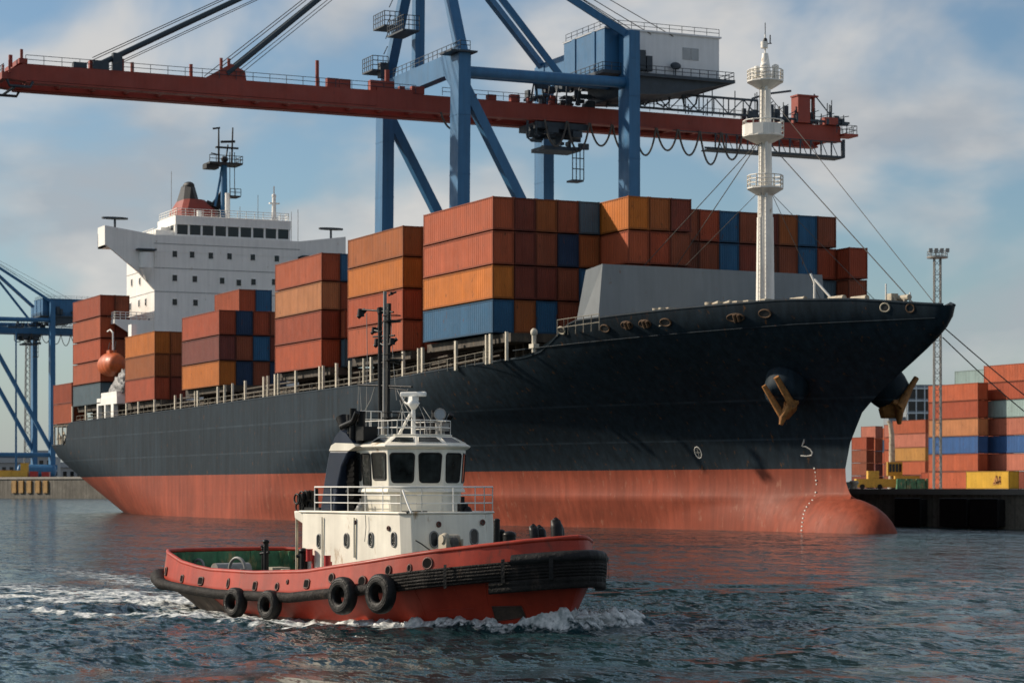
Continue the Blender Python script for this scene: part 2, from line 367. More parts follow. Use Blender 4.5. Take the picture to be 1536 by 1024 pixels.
WAVE = 2.1
def build_water():
    def axis(a, b, st, far, g):
        c = list(np.arange(a, b, st)); lo = [a]; s_ = st
        while lo[-1] > -far: s_ *= g; lo.append(lo[-1] - s_)
        hi = [c[-1]]; s_ = st
        while hi[-1] < far: s_ *= g; hi.append(hi[-1] + s_)
        return np.array(lo[:0:-1] + c + hi[1:])
    xs = axis(-15.5, 8.0, .085, 3500, 1.055)
    ys = axis(59., 84., .085, 6000, 1.055)
    # the finer strip stays finer a while in depth
    XX, YY = np.meshgrid(xs, ys)
    sx = np.gradient(xs)[None, :].repeat(len(ys), 0); sy = np.gradient(ys)[:, None].repeat(len(xs), 1)
    sp = np.maximum(sx, sy)
    rs = np.random.RandomState(3); Z = np.zeros_like(XX)
    for i in range(70):
        lam = .35 * (9 / .35) ** rs.rand(); an = rs.normal(0, .75) + 2.3; k = 2 * np.pi / lam
        amp = .0046 * lam * (1.0 if lam < 1.5 else (1.5 / lam) ** .6); ph = rs.rand() * 6.28
        wt = np.clip((lam / sp - 3) / 4, 0, 1)
        arg = k * (XX * np.cos(an) + YY * np.sin(an)) + ph
        Z += wt * amp * (np.sin(arg) + .25 * np.sin(2 * arg + .5))
    # tug-local coordinates
    rx = XX - TUG_S.x; ry = YY - TUG_S.y
    s = rx * .588 - ry * .809; t = rx * .809 + ry * .588       # forward, port
    b = np.interp(s, [a for a, _ in TWL], [q for _, q in TWL], left=0, right=0)
    inside = (s > -11.3) & (s < 7.15)
    out_d = np.abs(t) - b                                        # distance outside the hull side
    so = np.clip(out_d, 0, None)
    def sm(x, a, c): return np.clip((x - a) / (c - a), 0, 1)
    def n2(x, y, seed):
        r_ = np.random.RandomState(seed); o = np.zeros_like(x)
        for i in range(14):
            lam = 10 ** r_.uniform(-.55, .45); a_ = r_.rand() * 6.28; o += lam ** .6 * np.sin(6.283 / lam * (x * np.cos(a_) + y * np.sin(a_)) + r_.rand() * 6.28)
        return o / 4.2
    W1 = n2(s, t, 11); W2 = n2(s * 2.3, t * 2.3, 12)
    foam = np.zeros_like(XX)
    # bow wave hugging the side from the stem aft, spreading
    dist_aft = 7.3 - s
    along = sm(s, -12.5, -9) * (1 - sm(s, 7.3, 8.0))
    wid = .38 + .075 * np.clip(dist_aft, 0, 20)
    f_side = np.exp(-(np.clip(out_d - .06 * np.clip(dist_aft, 0, 20), 0, None) / wid) ** 2) * along * (1 - .50 * sm(dist_aft, 6, 13))
    foam = np.maximum(foam, f_side * (.92 + .22 * W1))
    # curl thrown ahead and to port of the stem
    sb = s - 6.9; tb = t - .9
    curl = np.exp(-((s - 7.0) / .8) ** 2 - (t / .8) ** 2)
    ex_, ey_ = -1.1, 2.9; q_ = np.clip(((s - 7.35) * ex_ + (t - .2) * ey_) / (ex_ ** 2 + ey_ ** 2), 0, 1)
    port = np.exp(-((s - 7.35 - q_ * ex_) ** 2 + (t - .2 - q_ * ey_) ** 2) / (.36 + .30 * q_) ** 2) * (1 - .25 * q_)
    fill = (t > 0) * np.exp(-((out_d - .6) / .7) ** 2) * sm(s, 2.5, 4.5) * (1 - sm(s, 6.4, 7.4)); foam = np.maximum(foam, fill * .9)
    curl = np.maximum(curl, port)
    foam = np.maximum(foam, curl * 1.1 * (.95 + .2 * W2))
    # wake astern: two arms and churned middle
    back = -11.0 - s
    arms = np.exp(-((np.abs(t) - 2.0 - .22 * np.clip(back, 0, 60)) / (.8 + .05 * np.clip(back, 0, 60))) ** 2)
    mid = np.exp(-(t / (2.3 + .04 * np.clip(back, 0, 60))) ** 2) * .8
    fw_ = np.maximum(arms * .9, mid) * sm(back, -.5, 1.0) * np.exp(-np.clip(back, 0, None) / 26)
    foam = np.maximum(foam, fw_ * (.95 + .30 * W1))
    # outer wave crest on the near side
    crest = np.exp(-((t + 4.3 + .20 * (4 - s)) / .42) ** 2) * sm(4 - s, 0, 5) * (1 - sm(4 - s, 14, 24))
    foam = np.maximum(foam, crest * .62 * (1 + .5 * W1))
    Zr = .26 * np.exp(-((out_d - .18) / .34) ** 2) * sm(s, .5, 6) * (1 - sm(s, 7.0, 7.7)) * (1 + .35 * W2)
    Zr += .46 * curl * (1 + .40 * W2)
    Zr += .13 * crest + .05 * f_side * W2 + .10 * arms * sm(back, -.5, 1.0) * np.exp(-np.clip(back, 0, None) / 20) * (1 + .5 * W1)
    W3 = n2(s * 6.5, t * 6.5, 15); W4 = n2(s * 3.5 + 4, t * 3.5, 16)
    Zr += (.026 * W3 + .03 * W4) * np.clip(foam - .35, 0, .5) * 2
    Z = Z + Zr * np.clip(1.4 - sp, 0, 1)
    Z = np.where(inside & (out_d < -.15), -.25, Z)
    P = np.empty((XX.size, 3)); fx = XX.ravel(); fy = YY.ravel()
    P[:, 0] = CAM.x + RT.x * fx + FW.x * fy; P[:, 1] = CAM.y + RT.y * fx + FW.y * fy; P[:, 2] = Z.ravel()
    nx = len(xs); ny = len(ys)
    idx = np.arange(nx * ny).reshape(ny, nx)
    q = np.stack([idx[:-1, :-1], idx[:-1, 1:], idx[1:, 1:], idx[1:, :-1]], -1).reshape(-1, 4)
    me = bpy.data.meshes.new('water'); me.vertices.add(len(P)); me.vertices.foreach_set('co', P.ravel())
    me.loops.add(q.size); me.loops.foreach_set('vertex_index', q.ravel().astype(np.int32))
    me.polygons.add(len(q)); me.polygons.foreach_set('loop_start', np.arange(0, q.size, 4, dtype=np.int32))
    me.polygons.foreach_set('use_smooth', np.ones(len(q), dtype=bool)); me.update(calc_edges=True)
    at = me.attributes.new('foam', 'FLOAT', 'POINT'); at.data.foreach_set('value', foam.ravel().astype(np.float32))
    o = bpy.data.objects.new('water', me); COL.objects.link(o); o['kind'] = 'structure'
    m = bpy.data.materials.new('harbour_water'); m.use_nodes = True; t_ = m.node_tree; L = t_.links.new
    b_ = t_.nodes['Principled BSDF']; b_.inputs['IOR'].default_value = 1.33
    b_.inputs['Specular IOR Level'].default_value = .22
    def nd(ty, **k):
        n_ = t_.nodes.new(ty)
        for a, c in k.items(): setattr(n_, a, c)
        return n_
    tcx = nd('ShaderNodeTexCoord')
    def noise(sc, det, stretch, rz=0):
        mm = nd('ShaderNodeMapping'); mm.inputs['Scale'].default_value = stretch; mm.inputs['Rotation'].default_value = (0, 0, rz); L(tcx.outputs['Object'], mm.inputs[0])
        k = nd('ShaderNodeTexNoise'); k.inputs['Scale'].default_value = sc; k.inputs['Detail'].default_value = det; k.inputs['Roughness'].default_value = .62; L(mm.outputs[0], k.inputs['Vector']); return k.outputs['Fac']
    def mr(f, a, c, x=0., y=1.):
        k = nd('ShaderNodeMapRange'); k.inputs[1].default_value = a; k.inputs[2].default_value = c; k.inputs[3].default_value = x; k.inputs[4].default_value = y; L(f, k.inputs[0]); return k.outputs[0]
    rz = math.atan2(RT.y, RT.x)
    h3 = noise(.16, 3, (1, 1, 1))
    # ripples: the surface normal tilted by vector noise at four wavelengths, so far water stays choppy too
    gn = nd('ShaderNodeNewGeometry'); cur = gn.outputs['Normal']
    for sc, amp, st in ((.16, .30, (.8, 1.2, 1)), (.5, .45, (.7, 1.3, 1)), (1.6, .75, (.6, 1.4, 1)), (4.6, .62, (.55, 1.45, 1)), (13, .24, (.7, 1.3, 1))):
        mm = nd('ShaderNodeMapping'); mm.inputs['Scale'].default_value = st; mm.inputs['Rotation'].default_value = (0, 0, -rz); L(tcx.outputs['Object'], mm.inputs[0])
        k = nd('ShaderNodeTexNoise'); k.inputs['Scale'].default_value = sc; k.inputs['Detail'].default_value = 2.5; k.inputs['Roughness'].default_value = .55; L(mm.outputs[0], k.inputs['Vector'])
        v1 = nd('ShaderNodeVectorMath', operation='SUBTRACT'); L(k.outputs['Color'], v1.inputs[0]); v1.inputs[1].default_value = (.5, .5, .5)
        v2 = nd('ShaderNodeVectorMath', operation='MULTIPLY'); L(v1.outputs[0], v2.inputs[0]); v2.inputs[1].default_value = (amp * WAVE, amp * WAVE, 0)
        v3 = nd('ShaderNodeVectorMath', operation='ADD'); L(cur, v3.inputs[0]); L(v2.outputs[0], v3.inputs[1]); cur = v3.outputs[0]
    v4 = nd('ShaderNodeVectorMath', operation='NORMALIZE'); L(cur, v4.inputs[0]); L(v4.outputs[0], b_.inputs['Normal'])
    fa = nd('ShaderNodeAttribute', attribute_name='foam')
    fn = noise(2.2, 9, (1, 1, 1)); fn2 = noise(9, 6, (1, 1, 1))
    a1 = nd('ShaderNodeMath', operation='MULTIPLY_ADD'); L(fn, a1.inputs[0]); a1.inputs[1].default_value = 1.9; a1.inputs[2].default_value = -1.30
    a1b = nd('ShaderNodeMath', operation='MULTIPLY_ADD'); L(fn2, a1b.inputs[0]); a1b.inputs[1].default_value = .9; L(a1.outputs[0], a1b.inputs[2])
    a2 = nd('ShaderNodeMath', operation='ADD'); L(fa.outputs['Fac'], a2.inputs[0]); L(a1b.outputs[0], a2.inputs[1])
    ff = mr(a2.outputs[0], .36, .66)
    # small patches count only where the wake is
    gate = mr(fa.outputs['Fac'], .04, .22); mm_ = nd('ShaderNodeMath', operation='MULTIPLY'); L(ff, mm_.inputs[0]); L(gate, mm_.inputs[1]); ff = mm_.outputs[0]
    mx_ = nd('ShaderNodeMix', data_type='RGBA'); L(ff, mx_.inputs['Factor']); fc = nd('ShaderNodeMix', data_type='RGBA'); L(mr(noise(5, 7, (1, 1, 1)), .38, .62), fc.inputs['Factor']); fc.inputs['A'].default_value = (.34, .38, .38, 1); fc.inputs['B'].default_value = (.80, .81, .79, 1); L(fc.outputs['Result'], mx_.inputs['B'])
    deep = nd('ShaderNodeMix', data_type='RGBA'); L(mr(h3, .35, .65), deep.inputs['Factor']); deep.inputs['A'].default_value = (.010, .030, .035, 1); deep.inputs['B'].default_value = (.015, .042, .047, 1)
    L(deep.outputs['Result'], mx_.inputs['A']); L(mx_.outputs['Result'], b_.inputs['Base Color'])
    L(mr(ff, 0, 1, .10, .75), b_.inputs['Roughness'])
    me.materials.append(m); return o
build_water()

rs2 = random.Random(21)
def build_spray():
    """froth thrown up at the stem and along the near side"""
    mb = MB()
    def drop(p, r):
        s_ = rs2.uniform(.7, 1.5); v = []
        for d in ((1, 0, 0), (-1, 0, 0), (0, 1, 0), (0, -1, 0), (0, 0, 1), (0, 0, -1)):
            v.append(p + Vector(d) * r * rs2.uniform(.6, 1.3) * (s_ if d[0] else 1))
        mb.add(v, [(0, 2, 4), (2, 1, 4), (1, 3, 4), (3, 0, 4), (2, 0, 5), (1, 2, 5), (3, 1, 5), (0, 3, 5)], 0, True)
    for i in range(2600):
        k = rs2.random()
        if k < .62:
            tb = rs2.gauss(0, 1.0); sb = .35 * tb + rs2.gauss(0, .42); q = rs2.random(); x_ = lerp(7.3, 3.8, q); p = Vector((7.35 - 1.1 * q + rs2.gauss(0, .22), .2 + 2.9 * q + rs2.gauss(0, .2), abs(rs2.gauss(.36, .15)) * (1 - .3 * q) + .04)); r = rs2.uniform(.005, .022)
        else:
            s_ = rs2.uniform(1, 7.2); b = tab(s_, TWL); p = Vector((s_, -b - abs(rs2.gauss(.1, .22)) - .04 * (7.2 - s_), abs(rs2.gauss(.06, .06)) * min(1, s_ / 5))); r = rs2.uniform(.004, .012)
        drop(p, r)
    # lumpy froth bodies
    for i in range(70):
        q = rs2.random(); x_ = lerp(7.2, 4.0, q); hgt = .34 * (1 - .5 * q)
        mb.ell((7.35 - 1.1 * q + rs2.gauss(0, .12), .2 + 2.9 * q, .39 * (1 - .3 * q) + rs2.gauss(0, .04)), (rs2.uniform(.06, .20), rs2.uniform(.06, .18), rs2.uniform(.04, .10)), 10, 7, 0, .9, i * 3.1)
    for i in range(110):
        s_ = rs2.uniform(1.5, 7.1); b = tab(s_, TWL)
        mb.ell((s_, -b - abs(rs2.gauss(.12, .14)) - .03 * (7.1 - s_), .17 * min(1, (s_ - .5) / 4)), (rs2.uniform(.05, .18), rs2.uniform(.04, .12), rs2.uniform(.03, .08)), 9, 6, 0, .9, 50 + i * 2.3)
    o = mb.build('bow_spray', 'froth'); o.location = TUG_LOC; o.rotation_euler = (0, 0, TUG_RZ)
    tag(o, 'white froth and spray thrown up by the tug bow', 'spray', kind='stuff')
mat('froth', (.72, .74, .73), rough=.8, var=.12, scale=6, bump=.6, bscale=20)
build_spray()

# quay on the far side of the ship, and the yard behind it
QY, QZ = 24.0, 3.75
mb = MB(); mb.box((-300, QY, -8), (420, QY + 1.2, QZ - .02), 0)
for x in range(-296, 420, 12): mb.box((x, QY - .06, -2), (x + .3, QY, QZ - .4), 0)
mb.box((-300, QY - .25, QZ - .45), (420, QY + 1.2, QZ + .12), 1)
mb.box((-300, QY + 1.2, -8), (420, 560, QZ), 1)
tag(mb.build('quay', ['concrete', 'concrete_top']), kind='structure')
# distant pier at the left
c0 = onD(-60, 731, 905); c1 = onD(250, 731, 820)
mb = MB(); d_ = (c1 - c0).normalized(); nrm = Vector((d_.y, -d_.x, 0)) * -1
c0 = c0 - d_ * 500; c1 = c1 + d_ * 0
for a, b, z0, z1, mi, off in ((c0, c1, -8, 7.2, 0, 0), (c0, c1, 7.2, 8.0, 1, -.4)):
    q = [a + nrm * off, b + nrm * off, b + nrm * 300, a + nrm * 300]
    mb.prism([(p.x, p.y) for p in q], z0, z1, mi)
tag(mb.build('pier', ['pier_wall', 'concrete_top']), kind='structure')
PIER = (c0, c1, d_, nrm)
# low land far away
mb = MB(); P_ = [onD(-500, 731, 2600), onD(2100, 731, 2600)]
rows = [[], []]
for i in range(90):
    p = P_[0].lerp(P_[1], i / 89); h = 9 + 9 * abs(mnoise.noise(Vector((i * .23, 0, 0)))) + 4 * mnoise.noise(Vector((i * 1.3, 5, 0)))
    rows[0].append(Vector((p.x, p.y, -2))); rows[1].append(Vector((p.x, p.y, h)))
back = [[p + FW * 600 for p in rows[1]]]
mb.grid(rows + back, 0, False); tag(mb.build('far_shore', 'far_land'), kind='structure')

# yellow and dark marker blocks painted along the pier face: rubbing blocks
def pier_block(u, name, m, label, cat, wdt=2.7, grp=None, z0=2.0, z1=6.6, dep=.6):
    p = c0.lerp(c1, u); mb = MB(); q = [p - nrm * dep, p + d_ * wdt - nrm * dep, p + d_ * wdt + nrm * .0, p + nrm * .0]
    mb.prism([(a.x - p.x, a.y - p.y) for a in q], z0, z1); mb.prism([((a.x - p.x) * .8, (a.y - p.y) * 1.25) for a in q], z0 + .8, z1 - .8)
    o = mb.build(name, m); o.location = (p.x, p.y, 0); tag(o, label, cat, grp); return o
LN = (c1 - c0).length
pos = [(onD(x, 731, 880)) for x in (12, 36, 63, 92, 118)]
for i, p in enumerate(pos):
    u = (p - c0).dot(d_) / LN
    pier_block(u, 'pier_fender', 'pier_yellow', 'yellow fender block on the distant pier wall, ' + ['first', 'second', 'third', 'fourth', 'fifth'][i] + ' from the left', 'fender', grp='yellow fender blocks on the pier wall')

# rubber fenders on the near quay
for i, px in enumerate((1377, 1446, 1492)):
    p = onY(px, 760, QY); mb = MB()
    for k in range(3): mb.box((-2.1 + k * 1.45, -.9, .5), (-.85 + k * 1.45, 0, 3.1))
    mb.box((-2.3, -1.1, .35), (2.3, -.9, 3.2))
    o = mb.build('quay_fender', 'rubber', bevel=.08); o.location = (p.x, QY - .26, -.25)
    tag(o, ['black quay fender just right of the bulb', 'black quay fender below the yellow container, middle of three', 'black quay fender farthest right on the quay wall'][i], 'fender', 'black fenders on the quay wall')
# ================================================================== THE CONTAINER SHIP
HB = 20.3
def Xs(z): return tab(z, [(-6, -8), (0, -7.2), (3.0, -5.6), (3.5, -6.2), (4.3, -6.75), (5.7, -6.9), (8, -6.1), (10.6, -4.2), (12, -2.0), (14, 2), (15.5, 4.9), (17, 7.5), (18.2, 8.7), (18.9, 9.0), (22, 9.1)])
def Xe(z): return tab(z, [(-6, -190), (-2, -198), (0, -203), (5.7, -211), (9, -217), (11, -218.7), (22, -219)])
def Lent(z): return tab(z, [(0, 112), (5.7, 100), (12, 74), (19.5, 58)])
def ztop(X): return tab(X, [(-219, 11.0), (-208.2, 11.0), (-206.6, 14.5), (-141, 14.8), (-102, 15.2), (-75, 15.4), (-62, 15.75), (-45.5, 16.3), (-36, 16.6), (-33, 17.0), (-30.4, 17.9), (-26.5, 19.5), (-15, 19.9), (-4, 20.15), (2, 19.9), (5, 19.55), (7, 19.3), (9, 19.1)])
def hb(X, z):
    xs, xe = Xs(z), Xe(z)
    t = (xs - X) / Lent(z)
    if t <= 0: return 0.
    s = min(1, max(0, (z - 4.5) / 15)) ** 1.25
    p = lerp(1.0, .97, s); n = lerp(1.6, 2.1, s)
    f = 1. if t >= 1 else (1 - (1 - t) ** n) ** p
    be = tab(z, [(-6, 3), (0, 12), (5.7, 17), (9, 19.3), (12, 20.3), (22, 20.3)]) / HB
    La = tab(z, [(0, 62), (6, 40), (12, 15)]); ta = max(0, min(1, (X - xe) / La))
    b = HB * f * (be + (1 - be) * (1 - (1 - ta) ** 2))
    if z > 13.5 and xs - X < 12:                              # the nose is rounded, not knife-sharp
        b = math.sqrt(b * b + 2 * .75 * min(1, (z - 13.5) / 4) * b * math.exp(-(xs - X) / 2.2))
    if z < 3.5 and X > -32:                                   # the side fairs into the bulb
        cx = (X + 8.1) / (7.9 if X > -8.1 else 24.)
        if abs(cx) < 1:
            rr = math.sin(math.acos(cx)) ** .8; q = 1 - ((z + 1.2) / (4.4 * rr)) ** 2 if rr > 0 else -1
            if q > 0: b = (b ** 2.2 + (3.4 * rr * math.sqrt(q)) ** 2.2) ** (1 / 2.2)
    return b
def hull_at(px, py, off=0., side=-1):
    """point of the ship's side seen at a pixel, with its outward normal"""
    lo = None; r = ray(px); r.z = (HOR - py) / FPX
    for k in range(1500):
        d = 175 + k * .15; p = CAM + r * d
        if side * p.y < hb(p.x, p.z) and p.x < Xs(p.z): lo = p; break
    e = .25; p = lo
    dx = (hb(p.x + e, p.z) - hb(p.x - e, p.z)) / (2 * e); dz = (hb(p.x, p.z + e) - hb(p.x, p.z - e)) / (2 * e)
    n = Vector((-dx, side, -dz)).normalized(); return p + n * off, n
def side_pt(X, z, off=0., side=-1):
    e = .3; b = hb(X, z); dx = (hb(X + e, z) - hb(X - e, z)) / (2 * e); dz = (hb(X, z + e) - hb(X, z - e)) / (2 * e)
    n = Vector((-dx, side, -dz)).normalized(); return Vector((X, side * b, z)) + n * off, n

SHIP = thing('container_ship', 'huge black and red container ship moored behind the tug, stacked with containers', 'container ship', (-100, 0, 0))
def hull_mesh():
    mb = MB(); NU = 150
    us = [(k / NU) ** 2.3 for k in range(NU + 1)]
    us = sorted(set(us + [1 - .008 * i * i / 4 for i in range(0, 8)] + [(9.0 - x) / 228. for x in (-26, -27, -28, -30, -32, -34, -36, -38, -206, -207, -208, -209)]))
    lowz = [-4, -1.5, 0, .8, 1.5, 2.1, 2.6, 3.0, 3.3, 3.6, 4.4, 5.7]; midz = [5.7, 6.8, 8, 9.3, 10.6]; NV = 10
    def row(zf, sd, topf=None):
        r = []
        for u in us:
            if topf is None: z = zf
            else:
                xr = lerp(9.0, -219, u); z = 10.6 + topf * (ztop(xr) - 10.6)
            x = lerp(Xs(z), Xe(z), u)
            r.append(Vector((x, sd * hb(x, z), z)))
        return r
    for sd in (-1, 1):
        A = [row(z, sd) for z in lowz]; B = [row(z, sd) for z in midz] + [row(0, sd, (k + 1) / NV) for k in range(NV)]
        if sd < 0: A = [r[::-1] for r in A]; B = [r[::-1] for r in B]
        else: pass
        mb.grid(A, 1, True); mb.grid(B, 0, True)
    # transom
    zs = [-4, 0, 3, 5.7, 8, 11]
    rows = [[Vector((Xe(z), y * hb(Xe(z) + .01, z), z)) for y in (1, 0, -1)] for z in zs]
    mb.grid(rows[:4], 1, False); mb.grid(rows[3:], 0, False)
    return mb
hullo = hull_mesh().build('hull', ['hull_black', 'hull_red'], SHIP, weld=True)
# bulb
mb = MB(); rows = []
for i in range(29):
    a = math.pi * i / 28; row = []
    for j in range(32):
        t = 2 * math.pi * j / 32
        cx = math.cos(a); rr = math.sin(a) ** .80
        ex = 7.9 if cx > 0 else 24.
        fl = 1
        row.append(Vector((-8.1 + ex * cx, 3.4 * rr * math.cos(t) * fl, -1.2 + 4.4 * rr * math.sin(t))))
    rows.append(row)
mb.grid(rows, 0, True, True); mb.build('bulbous_bow', 'hull_red', SHIP)
# decks
mb = MB(); N_ = 90
rows = []
for i in range(N_):
    x = lerp(8.3, -218.8, (i / (N_ - 1)) ** 1.3); z = ztop(x) - (1.25 if x > -36 else .25); b = max(.02, hb(x, z) - .12)
    rows.append([Vector((x, -b, z)), Vector((x, b, z))])
mb.grid(rows, 0, False); mb.build('deck', 'deck_steel', SHIP)
# gunwale rim
mb = MB()
for sd in (-1, 1):
    pts = []
    for i in range(160):
        u = (i / 159) ** 2.0; x = lerp(8.7, -218.8, u); z = ztop(x); pts.append(Vector((x, sd * max(0, hb(x, z) - .10), z + .03)))
    mb.tube(pts, .14, 6)
mb.build('gunwale_rail', 'hull_black', SHIP)
# knuckle line under the forecastle bulwark
mb = MB(); pts = [side_pt(x, z, .02)[0] for x, z in [(lerp(-37, 8, i / 40), lerp(17.35, 18.1, min(1, i / 30))) for i in range(41)]]
mb.tube(pts, .05, 6); mb.build('rubbing_strake', 'hull_black', SHIP)

# bow marks: thruster sign, bulb sign, draught dots
def on_hull_line(pts, r, name, m, off=.03, dash=None):
    mb = MB(); P_ = [hull_at(x, y, off)[0] for x, y in pts]
    if dash:
        for p in P_: mb.cbox(p, dash)
    else: mb.tube(P_, r, 6)
    return mb
mb = on_hull_line([(1207, 658), (1206, 663), (1203.5, 668.5), (1209, 669), (1216, 673), (1219.5, 678), (1218, 682.5), (1211, 683.5), (1202, 683)], .095, 'm', 'line_white')
mb.build('bulb_mark', 'line_white', SHIP)
mb = MB(); c, n = hull_at(1048, 678, .03)
ax = Vector((0, 0, 1)).cross(n).normalized(); up = n.cross(ax)
ring = [c + ax * (math.cos(a) * .42) + up * (math.sin(a) * .58) for a in [k * math.pi / 9 for k in range(18)]]
mb.tube(ring, .085, 6, closed=True); mb.tube([c - ax * .4, c + ax * .4], .06, 5); mb.tube([c - up * .55, c + up * .55], .06, 5)
mb.build('thruster_mark', 'line_white', SHIP)
pts = [(1222, 702), (1223, 708), (1223.5, 714), (1224.5, 720), (1225, 726), (1225, 732), (1224, 738), (1222.5, 744), (1219, 750), (1214.5, 755), (1210.5, 760), (1208, 765.5), (1206, 771), (1205, 777), (1204, 783), (1203.5, 789), (1203, 795)]
mb = MB()
bulbc = Vector((-8.1, 0, -.9))
for x, y in pts:
    p, n = hull_at(x, y, .03)
    if p.z < 3.4:   # on the swelling of the bulb
        r = ray(x); r.z = (HOR - y) / FPX
        for k in range(1200):
            q = CAM + r * (180 + k * .05)
            ex = 7.9 if q.x > -8.1 else 24.; cx = (q.x + 8.1) / ex
            if abs(cx) < 1:
                rr = math.sin(math.acos(cx)) ** .8; fl = 1; zc = -1.2
                if rr > 0 and (q.y / (3.4 * rr * fl)) ** 2 + ((q.z - zc) / (4.4 * rr)) ** 2 < 1:
                    if (q - CAM).length < (p - CAM).length: p = q - ray(x) * .06
                    break
    mb.cbox(p, (.20, .09, .12))
mb.build_all('draught_mark', 'line_white', SHIP)

# anchor pods with anchors
def anchor(px, py, side, sc=1.):
    if side < 0: c, n = hull_at(px, py, 0)
    else:
        s0, _ = hull_at(1182, 574, 0); c, n = side_pt(s0.x + .5, s0.z + .2, 0, 1)
    n = (n + Vector((.20, 0, -.15))).normalized()
    pod = MB(); prof = [(2.3, -1.6), (2.05, -.2), (1.9, 1.0), (1.72, 1.7), (1.35, 2.0), (.8, 2.1), (.02, 2.1)]
    pod.lathe(c, prof, 24, 0, n); po = pod.build('anchor_pod', 'hull_black', SHIP)
    a = MB(); tip = c + n * 1.9
    # the crown hangs below the pod, arms and flukes slope up and outboard
    fwd = Vector((1, 0, 0)); fwd = (fwd - n * fwd.dot(n)).normalized(); dn = n.cross(fwd).normalized(); dn = dn if dn.z < 0 else -dn
    crown = tip + dn * 1.9 + fwd * .3 - n * .2
    fwd = Vector((RT.x, -side * RT.y, 0)); up = Vector((0, 0, 1)); nn = n; n = Vector((-FW.x, side * FW.y, 0)); q = lambda r_, u_, o_=0.: tip + fwd * r_ * .84 + up * u_ * .84 + n * (o_ * .9 - .25)
    a.cyl(q(-.05, -2.0, .5), q(-2.1, 1.3, .9), .33, .22, 10)
    a.cyl(q(1.0, -1.0, 1.1), q(-.95, 2.15, 2.1), .36, .26, 10)
    a.tube([q(-.25, -2.8, .5), q(-.05, -2.0, .6), q(.35, -1.2, .9), q(.95, -.55, .9), q(1.5, -.45, .7)], lambda t: .20 + .22 * math.sin(math.pi * t), 8)
    a.ext([q(-.1, -2.2, .4), q(.3, -1.2, .6), q(.9, -.6, .6), q(1.5, -.5, .5), q(1.55, -1.2, -.4), q(.7, -2.2, -.6)], n * -.5)
    a.beam(q(.4, -.9, .2), c + nn * .8, .5, .5)
    a.build('anchor', 'rusty_anchor', SHIP, bevel=.05)
anchor(1182, 574, -1); anchor(0, 0, 1)

# fairleads along the forecastle
mb_list = []
for i, (x, y, rw, col) in enumerate(((843, 495, .5, 'beige_gear'), (908, 492, .55, 'fairlead_rust'), (941, 487, .7, 'fairlead_rust'), (968, 485, .7, 'fairlead_rust'), (999, 483, .6, 'fairlead_rust'), (1104, 476, .9, 'fairlead_rust'), (1148, 470, .6, 'fairlead_rust'), (1328, 461, .42, 'beige_gear'), (1366, 462, .36, 'fairlead_rust'))):
    c, n = hull_at(x, y, .02); ax = Vector((0, 0, 1)).cross(n).normalized(); up = n.cross(ax); mb = MB()
    ring = [c + ax * (math.cos(a) * rw) + up * (math.sin(a) * .36) + n * .05 for a in [k * math.pi / 8 for k in range(16)]]
    mb.tube(ring, .075, 8, closed=True)
    mb.ext([p * .999 + c * .001 for p in ring], n * .02, 1)
    if rw > .6: mb.cyl(c + n * .2 - up * .35, c + n * .2 + up * .35, .16); mb.cyl(c + ax * .4 + n * .2 - up * .3, c + ax * .4 + n * .2 + up * .3, .14)
    mb.build('fairlead', [col, 'soot_black'], SHIP)

# breakwater
mb = MB(); zb = 17.6
L0, L1 = Vector((-30, -13.2, zb)), Vector((-30, 13.0, zb)); T0, T1 = Vector((-30.6, -12.2, 25.5)), Vector((-30.6, 12.6, 25.4))
mb.ext([L0, L1, T1, T0], (-.25, 0, 0))
A0 = Vector((-32.6, -14.5, zb)); A1 = Vector((-32.2, -13.2, 25.0)); mb.ext([A0, L0, T0, A1][::-1], (-.1, .25, 0))
for y in range(-11, 13, 3): mb.beam((-30.5, y, zb), (-30.9, y, 25), .12, .5)
mb.build('breakwater', 'breakwater_grey', SHIP)
# foremast
FM = Vector((-20.7, 0, 0))
mb = MB(); mb.cyl(FM + Vector((0, 0, 17.8)), FM + Vector((0, 0, 29.5)), .92, .78, 20); mb.cyl(FM + Vector((0, 0, 29.5)), FM + Vector((0, 0, 43)), .72, .5, 18)
mb.cyl(FM + Vector((.85, -.35, 18)), FM + Vector((.7, -.3, 43)), .16, n=8); mb.cyl(FM + Vector((0, 0, 42.8)), FM + Vector((0, 0, 45.0)), .62, .28, 14)
mb.cyl(FM + Vector((0, 0, 45)), FM + Vector((0, 0, 46.8)), .07, n=6); fm = mb.build('foremast', 'mast_white', SHIP)
mb = MB(); ld = FM + Vector((.55, -.95, 0))
for k in (-.2, .2): mb.cyl(ld + Vector((k, -.05, 18)), ld + Vector((k - .25, .30, 42)), .035, n=5)
for k in range(58): z = 18.3 + k * .41; c_ = ld + Vector((-.25 * (z - 18) / 24, -.05 + .35 * (z - 18) / 24, z)); mb.cyl(c_ + Vector((-.2, 0, 0)), c_ + Vector((.2, 0, 0)), .025, n=4)
mb.build('ladder', 'grey_steel', SHIP)
def platform(z, r, rl, hh=1.15, side=(0, 0)):
    mb = MB(); c = FM + Vector((side[0], side[1], z)); n = 12
    mb.cyl(c - Vector((0, 0, .75)), c - Vector((0, 0, .12)), .7, r * .98, 12, smooth=False); mb.cyl(c - Vector((0, 0, .12)), c, r, n=12, smooth=False)
    pts = [c + Vector((r * .95 * math.cos(a), r * .95 * math.sin(a), 0)) for a in [2 * math.pi * k / n for k in range(n + 1)]]
    mb.rail(pts, hh, .9, .055, 2); mb.build('platform', 'mast_white', SHIP)
    return c
platform(32.3, 1.75, 1); c = platform(37.2, 2.0, 1, 1.4, (0, -.2))
mb = MB(); 
